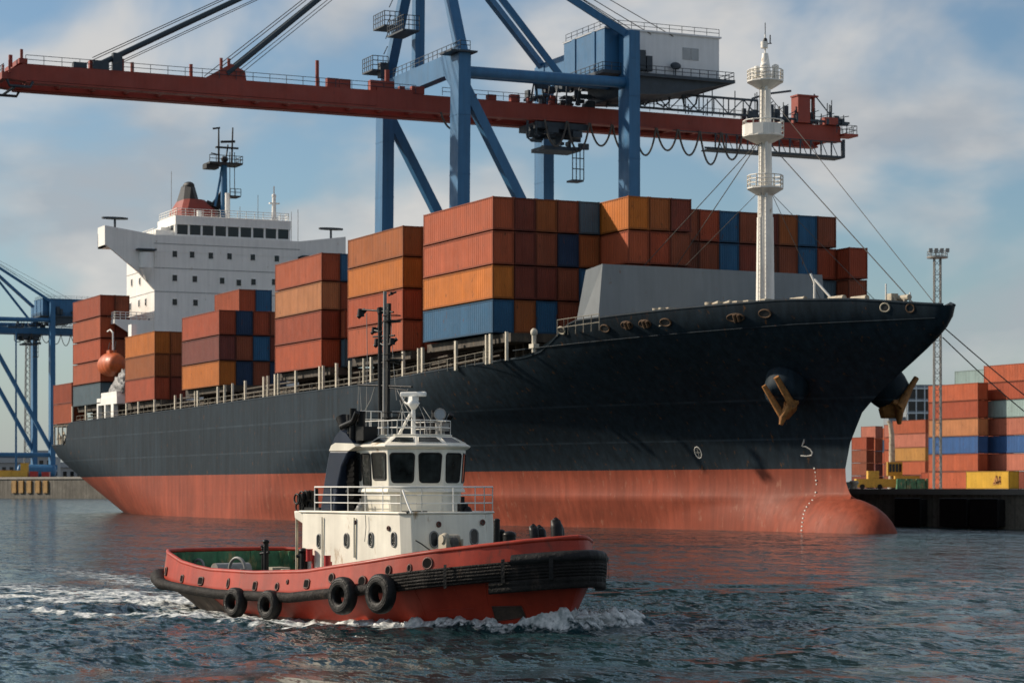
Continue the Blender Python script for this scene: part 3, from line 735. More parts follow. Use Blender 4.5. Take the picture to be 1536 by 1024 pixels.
for k in range(8):
    a0 = 2 * math.pi * k / 12 + 2.6; a1 = a0 + 2 * math.pi / 12
    p = c + Vector((1.95 * math.cos(a0), 1.95 * math.sin(a0), .02)); q = c + Vector((1.95 * math.cos(a1), 1.95 * math.sin(a1), .02)); mb.ext([p, q, q + Vector((0, 0, 1.0)), p + Vector((0, 0, 1.0))], (0, 0, .0) if False else (p - c).normalized() * .04)
mb.build('wind_screen', 'mast_white', SHIP)
c = platform(42.4, 1.75, 1, 1.0)
mb = MB()
for (dx, dy, dz, r, h) in ((.9, -.6, 0, .38, 1.3), (-.6, -.9, 0, .33, 1.1), (.2, 1., 0, .36, 1.4), (.3, -1.1, .2, .3, .9)): mb.cyl(c + Vector((dx, dy, dz)), c + Vector((dx, dy, dz + h)), r, r * .8, 12); mb.ell(c + Vector((dx, dy, dz + h)), (r, r, r * .7), 10, 6)
mb.cyl(c + Vector((0, -.1, 3.1)), c + Vector((0, -.1, 3.7)), .35); mb.build_all('mast_lamp', 'mast_white', SHIP)
mb = MB(); T = FM + Vector((0, 0, 46.8)); mb.cyl(T, T + Vector((0, 0, 1.1)), .04, n=6); mb.cyl(T + Vector((-.35, -.3, -.9)), T + Vector((.5, .4, -.9)), .05, n=6); mb.cyl(T + Vector((.4, .3, -.9)), T + Vector((.4, .3, -.1)), .06, n=6); mb.ell(T + Vector((0, 0, -.6)), (.22, .22, .3), 8, 6)
mb.build('mast_antenna', 'soot_black', SHIP)
# stays and wires from the foremast
for a, b, r in ((FM + Vector((0, -.4, 37)), Vector((-33.2, -3, 25.5)), .045), (FM + Vector((0, -.4, 37)), Vector((-33.2, -6.5, 25.6)), .045), (FM + Vector((0, .5, 36.5)), Vector((-2.5, 5.2, 19.4)), .05), (FM + Vector((0, .5, 41)), Vector((6.5, .3, 19.3)), .035), (FM + Vector((0, .5, 32)), Vector((-12, 10, 18.4)), .03), (FM + Vector((0, .6, 32)), Vector((-22, 9, 18.4)), .03), (FM + Vector((0, -.6, 32)), Vector((-29, -4, 25.5)), .03)):
    MB().cyl(a, b, r, n=5).build('stay', 'rope', SHIP)
# deck gear peeping over the forecastle bulwark
for i, (px, py, X, k) in enumerate(((968, 460, -26, 0), (987, 459, -25, 2), (1020, 457, -24, 3), (1049, 451, -22, 1), (1066, 450, -21, 1), (1089, 449, -20, 2), (1106, 448, -19, 2), (1131, 446, -18, 2), (1180, 442, -12, 3), (1238, 440, -6, 3), (1272, 440, -2, 3), (1320, 438, 4, 2), (1335, 439, 6, 3))):
    p, n = hull_at(px, 462 if px < 1250 else 452, 0); p = p + Vector((0, 1.1, 0)); p.z = ztop(p.x) - 1.25; mb = MB(); h = 4 + (HOR - py) * (p - CAM).dot(FW) / FPX - p.z - .15
    if k == 0: mb.cyl(p, p + Vector((0, 0, h)), .35); mb.cyl(p + Vector((1, .1, 0)), p + Vector((1, .1, h)), .35)
    elif k == 1: mb.cyl(p, p + Vector((0, 0, h * .8)), .3); mb.cyl(p + Vector((0, 0, h * .8)), p + Vector((0, 0, h)), .5); mb.cyl(p + Vector((-.1, 0, h - .3)), p + Vector((1.6, 0, h - .1)), .16)
    elif k == 2: mb.box(p + Vector((-.4, -.3, 0)), p + Vector((.5, .4, h))); mb.cyl(p + Vector((.6, 0, 0)), p + Vector((.6, 0, h * .8)), .12)
    else: mb.cyl(p + Vector((-1.1, 0, h - .3)), p + Vector((1.1, .1, h - .3)), .25, n=12); mb.cyl(p + Vector((-.6, 0, 0)), p + Vector((-.6, 0, h - .3)), .16); mb.cyl(p + Vector((.6, 0, 0)), p + Vector((.6, 0, h - .3)), .16)
    mb.build_all('mooring_gear', 'beige_gear', SHIP)
# small davit on the forecastle
p, n = hull_at(1192, 452, 0); p = p + Vector((0, 2, 0)); p.z = 18.1
mb = MB(); mb.cyl(p, p + Vector((0, 0, 3.6)), .10, n=6); mb.cyl(p + Vector((0, 0, 3.9)), p + Vector((2.6, 1.2, 1.0)), .10, n=6); mb.cyl(p + Vector((0, 0, 3.6)), p + Vector((-.3, -.2, 4.4)), .09, n=6)
mb.build('davit', 'mast_white', SHIP)
for px, h in ((1314, 2.6), (1350, 1.8)):
    p, n = hull_at(px, 455, 0); p = p + Vector((0, 1, 0)); p.z = 18.6
    MB().cyl(p, p + Vector((0, 0, h)), .07, n=6).build('flagstaff', 'mast_white', SHIP)
# steps and rails at the break of the forecastle
mb = MB()
for pts in ([(836, 470), (846, 470), (852, 470), (899, 466)],):
    P3 = [onY(x, 482, -18.6) for x, y in pts]
    for q in P3: q.z = 18.2
    mb.rail(P3, 1.5, 1.6, .04, 1)
mb.build('guard_rail', 'rail_dull', SHIP)
p = onY(801, 507, -19.6); mb = MB(); mb.cyl((p.x, p.y, 16.8), (p.x, p.y, 18.6), .22); mb.ell((p.x, p.y, 18.7), (.35, .35, .4), 10, 6); mb.box((p.x - .5, p.y - .3, 17.2), (p.x + .5, p.y + .3, 17.6))
mb.build('deck_light', 'cream', SHIP)

# superstructure (accommodation block) -------------------------------------------------
SX0, SX1 = -201.0, -185.0
mb = MB(); mb.box((SX0, -12, 14.6), (SX1, 12, 40.9)); mb.box((SX0 + .05, -12.1, 40.9), (SX1 + .05, 12.1, 43.5))
ss = mb.build('superstructure', 'ship_white', SHIP)
mb = MB()
for z in (42.1, 38.3, 34.6): mb.box((SX1 - .02, -12.02, z), (SX1 + (.09 if z > 41 else .045), 12.02, z + .12)); mb.box((SX0, -12.05 if z < 41 else -12.15, z), (SX1, -12.0, z + .1))
mb.build('deck_seam', 'seam_grey', SHIP)
# bridge wings: front plate, tip, parapet
for sd in (-1, 1):
    mb = MB(); o = 12.1
    prof = [(o, 43.52), (19.9, 44.6), (19.9, 41.6), (18.9, 41.0), (14.6, 37.6), (12.0, 34.9)]
    pl = [Vector((SX1 - .01, sd * y, z)) for y, z in prof]
    mb.ext(pl, (-.5, 0, 0))
    mb.box((SX1 - 4.2, sd * 12.1, 41.3), (SX1 - .5, sd * 19.9, 41.6)); mb.box((SX1 - 4.2, sd * 19.6, 41.3), (SX1 - .5, sd * 19.9, 44.6)); mb.box((SX1 - 4.2, sd * 12.1, 41.6), (SX1 - 4.0, sd * 19.9, 43.6))
    mb.beam((SX1 - 2.2, sd * 12, 36.5), (SX1 - 2.2, sd * 17.5, 41.2), 1.2, .5)
    mb.cyl((SX1 + .4, sd * 13.4, 38.2), (SX1 + .4, sd * 13.4, 40.6), 1.1, n=16); mb.cyl((SX1 + .4, sd * 13.2, 36.3), (SX1 + .4, sd * 13.4, 38.2), .3, 1.1, n=16)
    mb.build('bridge_wing', 'ship_white', SHIP)
    mb = MB(); mb.cyl((SX1 - 1.5, sd * 17.9, 44.2), (SX1 - 1.5, sd * 17.9, 45.7), .18); mb.ext([Vector((SX1 - 1.5 + 1.0 * math.cos(a), sd * 17.9 + 2.1 * math.sin(a), 45.8)) for a in [k * math.pi / 8 for k in range(16)]], (0, 0, .25))
    mb.build('wing_awning', 'crane_dark', SHIP)
    MB().box((SX1 + .05, sd * 12.0, 40.9), (SX1 + 1.4, sd * 15.0, 41.15)).build('light_ledge', 'crane_dark', SHIP)
# cabin windows: each a part with its pane
def cabin_win(px, py, front=True, sz=(.62, .85)):
    p = onX(px, py, SX1) if front else onY(px, py, -12)
    mb = MB(); mp_ = MB()
    if front:
        mb.box((SX1 - .2, p.y - sz[0] / 2 - .10, p.z - sz[1] / 2 - .10), (SX1 + .07, p.y + sz[0] / 2 + .10, p.z + sz[1] / 2 + .10)); mp_.box((SX1, p.y - sz[0] / 2, p.z - sz[1] / 2), (SX1 + .085, p.y + sz[0] / 2, p.z + sz[1] / 2))
    else:
        mb.box((p.x - .5, -12.07, p.z - .65), (p.x + .5, -11.9, p.z + .65)); mp_.box((p.x - .38, -12.09, p.z - .52), (p.x + .38, -12.0, p.z + .52))
    f = mb.build('window', 'ship_white', SHIP); mp_.build('pane', 'dark_glass', f)
for x, y in ((262, 381), (288, 382), (316, 383.5), (344, 384.5), (379, 386), (415, 388), (450, 389.5), (485, 391), (262, 417), (292, 418.5), (333, 421), (358, 424), (380, 423), (411, 423), (262, 453), (293, 454)): cabin_win(x, y, True, (.75, .95))
for x, y in ((198, 424), (210, 422), (196, 460), (209, 455), (219, 453), (224, 483), (210, 484)): cabin_win(x, y, False)
# wheelhouse
WX = -187.2; WY0, WY1 = -8.0, 11.2
mb = MB(); mb.box((-197, WY0, 43.5), (WX, WY1, 44.0)); mb.box((-197, WY0, 45.55), (WX + .25, WY1, 46.9)); mb.box((-197, WY0 + .4, 46.9), (WX - 1.5, WY1 - 1.5, 47.2))
mb.box((-197, WY0 + .3, 44.0), (WX - .3, WY0 + .5, 45.55)); mb.box((-197, WY1 - .5, 44.0), (WX - .3, WY1 - .3, 45.55))
n_w = 9
for i in range(n_w + 1):
    y = lerp(WY0 + .15, WY1 - .15, i / n_w); mb.box((WX - .28, y - .16, 44.0), (WX, y + .16, 45.55))
for i in range(5):
    x = lerp(-196.8, WX - .6, i / 4); mb.box((x - .14, WY0, 44), (x + .14, WY0 + .28, 45.55))
mb.box((-198, -11, 43.5), (WX - .5, WY0, 44.6)); mb.box((-198, -9.5, 44.6), (-190, WY0, 45.3))
wh = mb.build('wheelhouse', 'ship_white', SHIP)
for i in range(n_w):
    a, b = lerp(WY0 + .15, WY1 - .15, i / n_w) + .16, lerp(WY0 + .15, WY1 - .15, (i + 1) / n_w) - .16
    MB().box((WX - .2, a, 44.0), (WX - .12, b, 45.55)).build('window', 'dark_glass', wh)
for i in range(4):
    a, b = lerp(-196.8, WX - .6, i / 4) + .14, lerp(-196.8, WX - .6, (i + 1) / 4) - .14
    MB().box((a, WY0 + .1, 44.0), (b, WY0 + .18, 45.55)).build('window', 'dark_glass', wh)
mb = MB(); mb.rail([(-197, WY0 + .3, 46.9), (WX, WY0 + .3, 46.9), (WX, WY1 - .3, 46.9), (-197, WY1 - .3, 46.9)], 1.2, 1.4, .05, 2); mb.rail([(-200, -11.8, 43.5), (-186, -11.8, 43.5)], 1.1, 1.4, .05, 2)
mb.build('guard_rail', 'ship_white', SHIP)
# funnel, radar mast and little white mast on the monkey island
FB = onX(303, 325, -197.0)
mb = MB(); z0 = 43.5; fy = FB.y
pl = lambda x0, x1, y0, y1: [(x0, y0), (x1 - .8, y0), (x1, y0 + .8), (x1, y1 - .8), (x1 - .8, y1), (x0, y1)]
mb.prism(pl(-206, -196, fy - 3.4, fy + 3.2), z0, 49.3, 0, pl(-205, -197, fy - 3.2, fy + 2.9)); mb.prism(pl(-205, -197, fy - 3.2, fy + 2.9), 49.3, 51.2, 0, pl(-204, -199, fy - 2.2, fy + 1.3))
fn_ = mb.build('funnel', 'crane_red', SHIP)
mb = MB(); mb.prism(pl(-204, -199, fy - 2.3, fy + .4), 50.8, 53.6, 0, pl(-203, -200, fy - 1.7, fy - .1)); mb.ell((-201.5, fy - .9, 53.6), (1.6, .9, .7), 12, 8)
mb.tube([(-199, fy + 1.4, 50.6), (-199, fy + 2.6, 50.2), (-199, fy + 3.4, 48.8), (-199, fy + 3.8, 46)], .55, 10); mb.ext([Vector((-198, fy + 1.8, 50.2)), Vector((-198, fy + 3.6, 52.6)), Vector((-198, fy + 3.9, 49.5))], (-.6, 0, 0))
mb.build('exhaust_hood', 'soot_black', fn_)
for yy in (fy - .9, fy + 3.9): MB().cyl((-195.6, yy, 43.5), (-195.6, yy, 48.9 if yy < fy else 52), .42, n=10).build('vent_pipe', 'ship_white', SHIP)
RM = onX(336, 300, -196.5); ry_ = RM.y
mb = MB(); mb.cyl((-196.5, ry_, 43.5), (-196.5, ry_, 56.6), .62, .5, 12, 0); mb.cyl((-197.5, ry_ - 1.2, 50), (-196.5, ry_ - .3, 56.5), .22, .2, 8, 0); rm = mb.build('radar_mast', 'crane_blue', SHIP)
mb = MB(); mb.box((-198.4, ry_ - 3.0, 56.6), (-194.6, ry_ + 2.6, 56.9)); mb.prism([(-197.6, ry_ - 3.3), (-195.4, ry_ - 3.3), (-195.4, ry_ - 1.2), (-197.6, ry_ - 1.2)], 55.9, 56.6); mb.rail([(-194.7, ry_ - 3, 56.9), (-194.7, ry_ + 2.6, 56.9), (-198.3, ry_ + 2.6, 56.9)], 1.1, 1.1, .06, 1)
mb.box((-197.6, ry_ + .6, 51.4), (-195, ry_ + 2.4, 51.6)); mb.rail([(-195, ry_ + .6, 51.6), (-195, ry_ + 2.4, 51.6)], 1.1, .9, .06, 1)
for dy in (.9, 1.7): mb.cyl((-196.2, ry_ + dy, 51.6), (-196.2, ry_ + dy, 58.8), .07, n=6)
mb.cyl((-196.5, ry_ - .9, 56.9), (-196.5, ry_ - .9, 62.6), .20, .12, 8); mb.cyl((-196.5, ry_ + 1.3, 56.9), (-196.5, ry_ + 1.5, 62.9), .18, .12, 8); mb.cyl((-196.5, ry_ - 1.9, 62.5), (-196.5, ry_ - .7, 62.7), .16, n=6)
mb.box((-196.8, ry_ - 1.4, 59.4), (-196.2, ry_ + 2.4, 59.65)); mb.cyl((-196.3, ry_ - .6, 60.4), (-196.3, ry_ + 1.8, 60.6), .2); mb.cyl((-196.3, ry_ + .2, 57), (-196.3, ry_ + .6, 60), .12)
mb.cyl((-196.5, ry_ - .9, 58.3), (-196.5, ry_ - 2.2, 58.5), .1); mb.ell((-196.5, ry_ + .1, 57.6), (.6, .6, .55), 10, 6)
mb.build('mast_platform', 'soot_black', rm)
WM = onX(411, 320, -193); mb = MB(); mb.cyl((-193, WM.y, 46.9), (-193, WM.y, 51.5), .42, .3, 10); mb.cyl((-193, WM.y, 51.5), (-193, WM.y, 53.2), .12, n=6); mb.box((-193.3, WM.y - .8, 50.3), (-192.7, WM.y + .9, 50.5)); mb.ell((-193, WM.y, 51.6), (.4, .4, .4), 8, 6)
mb.build('signal_mast', 'ship_white', SHIP)
for px, h in ((257, 8), (360, 3), (387, 5), (437, 2.6), (447, 3)):
    p = onX(px, 330, -192); MB().cyl((p.x, p.y, 44), (p.x, p.y, 46.5 + h), .045, n=5).build('whip_antenna', 'grey_steel', SHIP)
# side balcony by the lifeboat
bp = onY(214, 492, -12.0)
mb = MB(); xq = SX1 - 2.5; mb.box((xq - 2, -18.3, 29.5), (xq + 2.2, -12, 30.1)); mb.prism([(xq - 2, -18.3), (xq + 2.2, -18.3), (xq + 2.2, -12), (xq - 2, -12)], 30.1, 30.15)
mb.ext([Vector((xq + 2.2, -18.3, 29.5)), Vector((xq + 2.2, -12, 29.5)), Vector((xq + 2.2, -12, 26.6)), Vector((xq + 2.2, -14.5, 27.2))], (-.25, 0, 0)); mb.rail([(xq - 2, -18.2, 30.1), (xq + 2.1, -18.2, 30.1), (xq + 2.1, -12.2, 30.1)], 1.2, .9, .06, 2)
mb.build('side_balcony', 'ship_white', SHIP)

# containers' foundations ----------------------------------------------------------------
# blocks: front X, near-side Y, rows, tiers, base z, length
TH_, TW_ = 3.37, 2.37
mb = MB()
for (x0, x1, zb) in ((-57.5, -36.5, 18.4), (-79.6, -61.9, 18.0), (-105, -86.9, 17.4), (-144.5, -126, 16.9), (-174.3, -156.5, 16.0), (-204.8, -186.6, 16.4)):
    mb.box((x0, -19.2, zb - .2), (x1, 19.4, zb + .65)); mb.box((x0 + .4, -16.2, zb - 2.4), (x1 - .4, 16.2, zb - .2))
    for k in range(12): xx = lerp(x0 + .5, x1 - .5, k / 11); mb.box((xx - .10, -16.75, zb - 2.2), (xx + .10, -16.2, zb - .2))
mb.box((-57.5, 19.4, 18.6), (-36.5, 22.95, 19.05)); mb.box((-36.5, -8.4, 16.5), (-33.0, 2, 19.05))
mb.build_all('hatch_cover', 'coaming', SHIP)
mb = MB(); mb.box((-203, -15.0, 13.2), (-62, -14.8, 16.5)); mb.box((-62, -15.0, 15.3), (-42, -14.8, 17.5))
for y, z, r in ((-17.4, 1.3, .16), (-17.8, .75, .12), (-16.9, 2.0, .14)): mb.tube([(x, y, ztop(x) + z) for x in (-203, -141, -102, -75, -62, -42)], r, 6)
mb.build('deck_pipe', 'coaming', SHIP)
posts = []
for px in (109, 129, 190, 208, 232, 263, 297, 327, 368, 396, 413, 444, 480, 505, 525, 557, 605, 634, 684, 736): posts.append((px, .20))
for px in (272, 293, 337, 349, 402, 418, 485, 546, 628, 730, 760): posts.append((px, .12))
for px, wd in posts:
    p = onY(px, 600, -19.9); z0 = ztop(p.x) - .3; z1 = tab(p.x, [(-205, 17.2), (-170, 16.6), (-157, 16.7), (-127, 17.4), (-104, 18), (-62, 18.6), (-39, 19.1)])
    mb = MB(); mb.box((p.x - wd, p.y - .13, z0), (p.x + wd, p.y + .13, z1))
    mb.build('lashing_post', 'cream', SHIP)
mb = MB()
X_ = -202.
while X_ < -40:
    z0 = ztop(X_) - .2; mb.cyl((X_, -20.0, z0), (X_, -20.0, z0 + 1.2), .04, n=5)
    if int(X_ * 3) % 4 == 0: mb.cyl((X_ + .7, -18.3, z0), (X_ + .7, -18.3, z0 + rnd.uniform(1.3, 2.3)), .10, n=5)
    X_ += 2.3
for k in (.6, 1.2): mb.tube([(x, -20.0, ztop(x) - .2 + k) for x in (-202, -141, -102, -75, -62, -45.5, -40)], .035, 5)
mb.build('side_rail', 'rail_dull', SHIP)
# aft mooring deck under the overhanging containers
mb = MB(); mb.box((-218.5, -19.8, 14.1), (-203.5, 19.8, 14.5)); mb.box((-218.3, -10, 11), (-206, 10, 14.1)); mb.box((-206, -20, 10.8), (-205.5, 20, 14.1)); mb.build('mooring_deck', 'coaming', SHIP)
for x in (-218.2, -215.5, -212.6, -209.6): MB().cyl((x, -19.7, 10.9), (x, -19.7, 14.2), .14, n=6).build('deck_stanchion', 'cream', SHIP)
mb = MB()
for x in (-217, -213.5, -210.5): mb.cyl((x, -18.9, 11), (x, -18.9, 12.3), .3); mb.cyl((x + .9, -18.9, 11), (x + .9, -18.9, 12.6), .3); mb.tube([(x - .6, -19.3, 12), (x + .4, -19.4, 13.2), (x + 1.6, -19.3, 12.2)], .15)
mb.build_all('mooring_gear', 'beige_gear', SHIP)
# white lifeboat davit frame
mb = MB()
def PY(px, py, Y=-19.6): return onY(px, py, Y)
a = PY(149, 600); b = PY(179, 598); zt = a.z
mb.box((a.x, -20.0, zt - .9), (b.x, -18.2, zt + .2)); mb.box((a.x + .5, -19.9, zt + .2), (b.x - .5, -18.3, zt + 1.0))
for px, wdt in ((150, .38), (161, .38), (172, .75)): p = PY(px, 610); mb.box((p.x - wdt, -20.0, ztop(p.x) - .3), (p.x + wdt, -19.3, zt - .9))
mb.build('davit_frame', 'ship_white', SHIP)
mb = MB(); a = PY(152, 588); b = PY(188, 560); cx = (a.x + b.x) / 2
mb.ell((cx + .6, -18.6, 19.3), (3.4, .9, 1.7), 22, 16, 0, .55, 4.2); mb.ell((cx + 2.2, -18.5, 20.4), (1.9, .8, 1.5), 18, 14, 0, .5, 8.1); mb.ell((cx - 1.2, -18.7, 18.9), (2.6, .8, 1.0), 18, 12, 0, .5, 9.7)
mb.build('winch_cover', 'tarp_grey', SHIP)
mb = MB(); p = PY(160, 535); mb.cyl((p.x, -18.6, 23.8), (p.x, -18.6, 28.0), .14, n=6); mb.tube([(p.x, -18.6, 28.0), (p.x - .5, -18.9, 28.5), (p.x - 1, -19.2, 28.2)], .14, 6); q = PY(187, 530); mb.box((q.x - .9, -18.8, 24), (q.x + .9, -18.0, 28.6)); mb.build_all('davit_arm', 'ship_white', SHIP)
# lifeboat
lb = thing('lifeboat', 'orange enclosed lifeboat hanging beside the rear container stack', 'lifeboat', (PY(170, 545).x - 3.2, -19.0, PY(170, 545).z - 1.9))
rows = []
for i in range(23):
    a_ = math.pi * i / 22; x = -3.8 * math.cos(a_); rr = math.sin(a_) ** .55; row = []
    for j in range(24):
        t = 2 * math.pi * j / 24; rb = 1 + .035 * (1 if (i % 3 == 0) else -1)
        row.append(Vector((x, 1.85 * rr * math.cos(t) * rb, 1.9 + 1.85 * rr * math.sin(t) * rb)))
    rows.append(row)
ORG.pop(lb.name)
mb = MB(); mb.grid(rows, 0, True, True); bd = mb.build('hull', 'orange_boat', lb)
mb = MB(); mb.box((-.8, -.6, 3.55), (.9, .6, 4.1)); mb.build('hatch_tower', 'orange_boat', lb)
mb = MB(); mb.tube([(-2.4, -1.2, 2.2), (-1, -1.46, 2.0), (1, -1.46, 2.0), (2.4, -1.2, 2.2)], .07); mb.build('grab_line', 'rope', lb)
mb = MB(); mb.tube([(-1.9, -.2, 3.5), (-1.9, .2, 5.4)], .06); mb.tube([(1.9, -.2, 3.5), (1.9, .2, 5.4)], .06); mb.build('fall_wire', 'rope', lb)
# ================================================================== CONTAINERS
def container_mesh(L, W=2.30, H=3.27):
    """corrugated shell with origin at the low front near corner: runs to -X, +Y, +Z"""
    mb = MB(); e = .13; d = .04
    def corr(n, a, b, inset):
        out = []
        for i in range(n):
            t0 = a + (b - a) * i / n; s = (b - a) / n
            out += [(t0, 0), (t0 + s * .32, 0), (t0 + s * .5, inset), (t0 + s * .82, inset)]
        out.append((b, 0)); return out
    side = corr(34 if L > 10 else 16, -L + e, -e, d)
    for y, sg in ((.03, 1), (W - .03, -1)):
        rows = [[Vector((x, y + sg * o, z)) for x, o in side] for z in ((.15, H - .13) if sg > 0 else (H - .13, .15))]; mb.grid(rows, 0, False)
    en = corr(8, e, W - e, d)
    rows = [[Vector((-.03 - o, y, z)) for y, o in en] for z in (.15, H - .13)]; mb.grid(rows, 0, False)
    rows = [[Vector((-L + .03 + o, y, z)) for y, o in en] for z in (H - .13, .15)]; mb.grid(rows, 0, False)
    mb.add([(-L + .03, .03, H - .05), (-.03, .03, H - .05), (-.03, W - .03, H - .05), (-L + .03, W - .03, H - .05)], [(0, 1, 2, 3)]); mb.add([(-L + .03, .03, .16), (-.03, .03, .16), (-.03, W - .03, .16), (-L + .03, W - .03, .16)], [(3, 2, 1, 0)])
    fr = MB(); p = .15
    for x in (-L, -p):
        for y in (0, W - p): fr.box((x, y, .16), (x + p, y + p, H - .12)); fr.box((x - .003, y - .003, 0), (x + p + .003, y + p + .003, .17)); fr.box((x - .003, y - .003, H - .13), (x + p + .003, y + p + .003, H))
    for y in (0, W - .1): fr.box((-L + p, y, .02), (-p, y + .1, .19)); fr.box((-L + p, y, H - .15), (-p, y + .1, H - .03))
    for x in (-L, -.1): fr.box((x, p, .02), (x + .1, W - p, .20)); fr.box((x, p, H - .17), (x + .1, W - p, H - .03))
    return mb.mesh('shell', ['container_paint']), fr.mesh('frame', ['container_paint'])
CM = {}
def protoc(L):
    if L in CM: return CM[L]
    a, b = container_mesh(L); CM[L] = (a, b); return CM[L]
COLS = {'terracotta': (.44, .098, .038), 'rust red': (.37, .070, .028), 'dark red': (.215, .048, .028), 'orange': (.56, .165, .024), 'burnt orange': (.36, .105, .028), 'tan': (.50, .20, .080), 'red brown': (.28, .075, .034), 'maroon': (.19, .050, .038), 'blue': (.032, .125, .240), 'navy': (.022, .050, .105), 'slate blue': (.085, .135, .165), 'dark brown': (.15, .048, .026), 'bright red': (.45, .085, .030), 'mint': (.27, .37, .36), 'amber': (.52, .25, .06), 'salmon': (.46, .15, .095), 'yellow': (.62, .36, .035), 'royal blue': (.03, .10, .27), 'dark green': (.03, .09, .06), 'deep green': (.02, .06, .045)}
NC = [0]; seen_labels = set()
def container(x, y, z, L, col, label, group, rz=0., name='shipping_container', nopart=False):
    sh_, fr = protoc(L); c = COLS[col]; j = rnd.uniform(.78, .94); c = tuple(min(1, q * j) for q in c)
    if nopart:
        o = bpy.data.objects.new(name, sh_); COL.objects.link(o)
    else:
        o = bpy.data.objects.new(name, None); COL.objects.link(o)
        for nm, me, k in (('shell', sh_, 1.), ('frame', fr, .58)):
            q = bpy.data.objects.new(nm, me); COL.objects.link(q); q.parent = o; q.color = (c[0] * k, c[1] * k, c[2] * k, 1)
    o.color = (*c, 1); o.location = (x, y, z); o.rotation_euler = (0, 0, rz)
    assert label not in seen_labels, label
    seen_labels.add(label); tag(o, label, 'container', group); NC[0] += 1; return o
TIER = {1: ['only'], 2: ['top', 'bottom'], 3: ['top', 'middle', 'bottom'], 4: ['top', 'second', 'third', 'bottom'], 5: ['top', 'second', 'third', 'fourth', 'bottom']}
ORD = ['nearest', 'second', 'third', 'fourth', 'fifth', 'sixth', 'seventh', 'eighth', 'ninth']
def block(X, Y, base, L, colors, where, group, rows_from=0, dz=TH_, near='left'):
    """colors: list of rows (left to right), each a list of tiers top to bottom; None = nothing there"""
    nt_ = max(len(r) for r in colors)
    for r, col in enumerate(colors):
        for t, cn in enumerate(col):
            if cn is None: continue
            k = nt_ - 1 - t
            lab = '%s container, %s tier, %s, %s' % (cn, TIER[nt_][t] + (''), ('left column' if r == 0 else ORD[r] + ' column from left') if len(colors) > 1 else 'end on', where)
            jx = rnd.uniform(-.05, .05); container(X + jx, Y + r * TW_, base + k * dz, L, cn, lab, group)
G = 'containers stacked on the ship'
block(-39.0, -20.0, 19.2, 17.7, [['terracotta', 'terracotta', 'orange', 'blue'], ['dark red', 'dark red', 'dark red', 'burnt orange'], ['burnt orange', 'red brown', 'dark red', 'blue'], ['red brown', 'navy', 'red brown', 'red brown'], ['slate blue', 'burnt orange', 'blue', 'dark red']], 'tall stack just left of the breakwater', G)
block(-33.1, -8.1, 19.2, 17.7, [['orange', 'terracotta', 'bright red', 'rust red'], ['burnt orange', 'rust red', 'red brown', 'dark red'], ['dark red', 'red brown', 'dark red', 'red brown']], 'block behind the breakwater left end', G)
block(-40.0, -.95, 19.2, 17.7, [['red brown', 'dark red', 'red brown', 'blue'], ['red brown', 'dark brown', 'dark red', 'red brown'], ['rust red', 'red brown', 'dark red', 'blue'], ['blue', 'blue', 'red brown', 'dark red'], ['red brown', 'dark red', 'blue', 'red brown'], ['dark red', 'dark brown', 'red brown', 'dark red'], ['burnt orange', 'red brown', 'red brown', 'dark red'], ['blue', 'blue', 'dark red', 'red brown'], ['red brown', 'rust red', 'slate blue', 'dark red']], 'wide block behind the white foremast', G)
block(-37.8, 20.45, 19.2, 17.7, [['rust red', 'red brown', 'dark red']], 'low column right of the foremast block', G)
block(-62.4, -20.0, 18.7, 16.6, [['burnt orange', 'orange', 'bright red', 'terracotta'], ['red brown', 'burnt orange', 'rust red', 'red brown']], 'second stack from the breakwater', G)
block(-87.6, -20.0, 18.1, 16.6, [['terracotta', 'tan', 'rust red', 'bright red'], ['blue', 'red brown', 'dark red', 'dark red']], 'third stack from the breakwater', G)
block(-86.2, -17.6, 18.1, 6.4, [['terracotta', 'slate blue']], 'short pile tucked between second and third stacks', G)
for o in [o for o in COL.objects if o.get('label') and 'third stack' in o['label'] and 'second column' in o['label']]:
    pass
block(-126.8, -20.0, 17.5, 16.9, [['rust red', 'maroon', 'orange'], ['navy', 'red brown', 'navy'], ['rust red', 'blue', 'red brown'], ['red brown', 'dark red', 'navy']], 'stack before the white superstructure', G)
block(-133.0, -15.2, 17.5 + 3 * TH_ + .02, 11.0, [['terracotta'], ['blue']], 'upper layer before the white superstructure', G)
block(-157.2, -20.0, 16.7, 15.8, [['orange', 'burnt orange', 'rust red'], ['burnt orange', 'red brown', 'dark red']], 'low stack just right of the lifeboat', G, dz=3.30)
block(-187.3, -20.0, 17.1, 17.2, [['rust red', 'terracotta', 'bright red', 'terracotta', 'slate blue'], ['red brown', 'dark red', 'red brown', 'dark red', 'dark red']], 'tall stack left of the lifeboat', G, dz=3.42)
block(-205.3, -20.0, 14.55, 12.4, [['rust red', 'terracotta']], 'short pair at the very stern', G, dz=3.3)

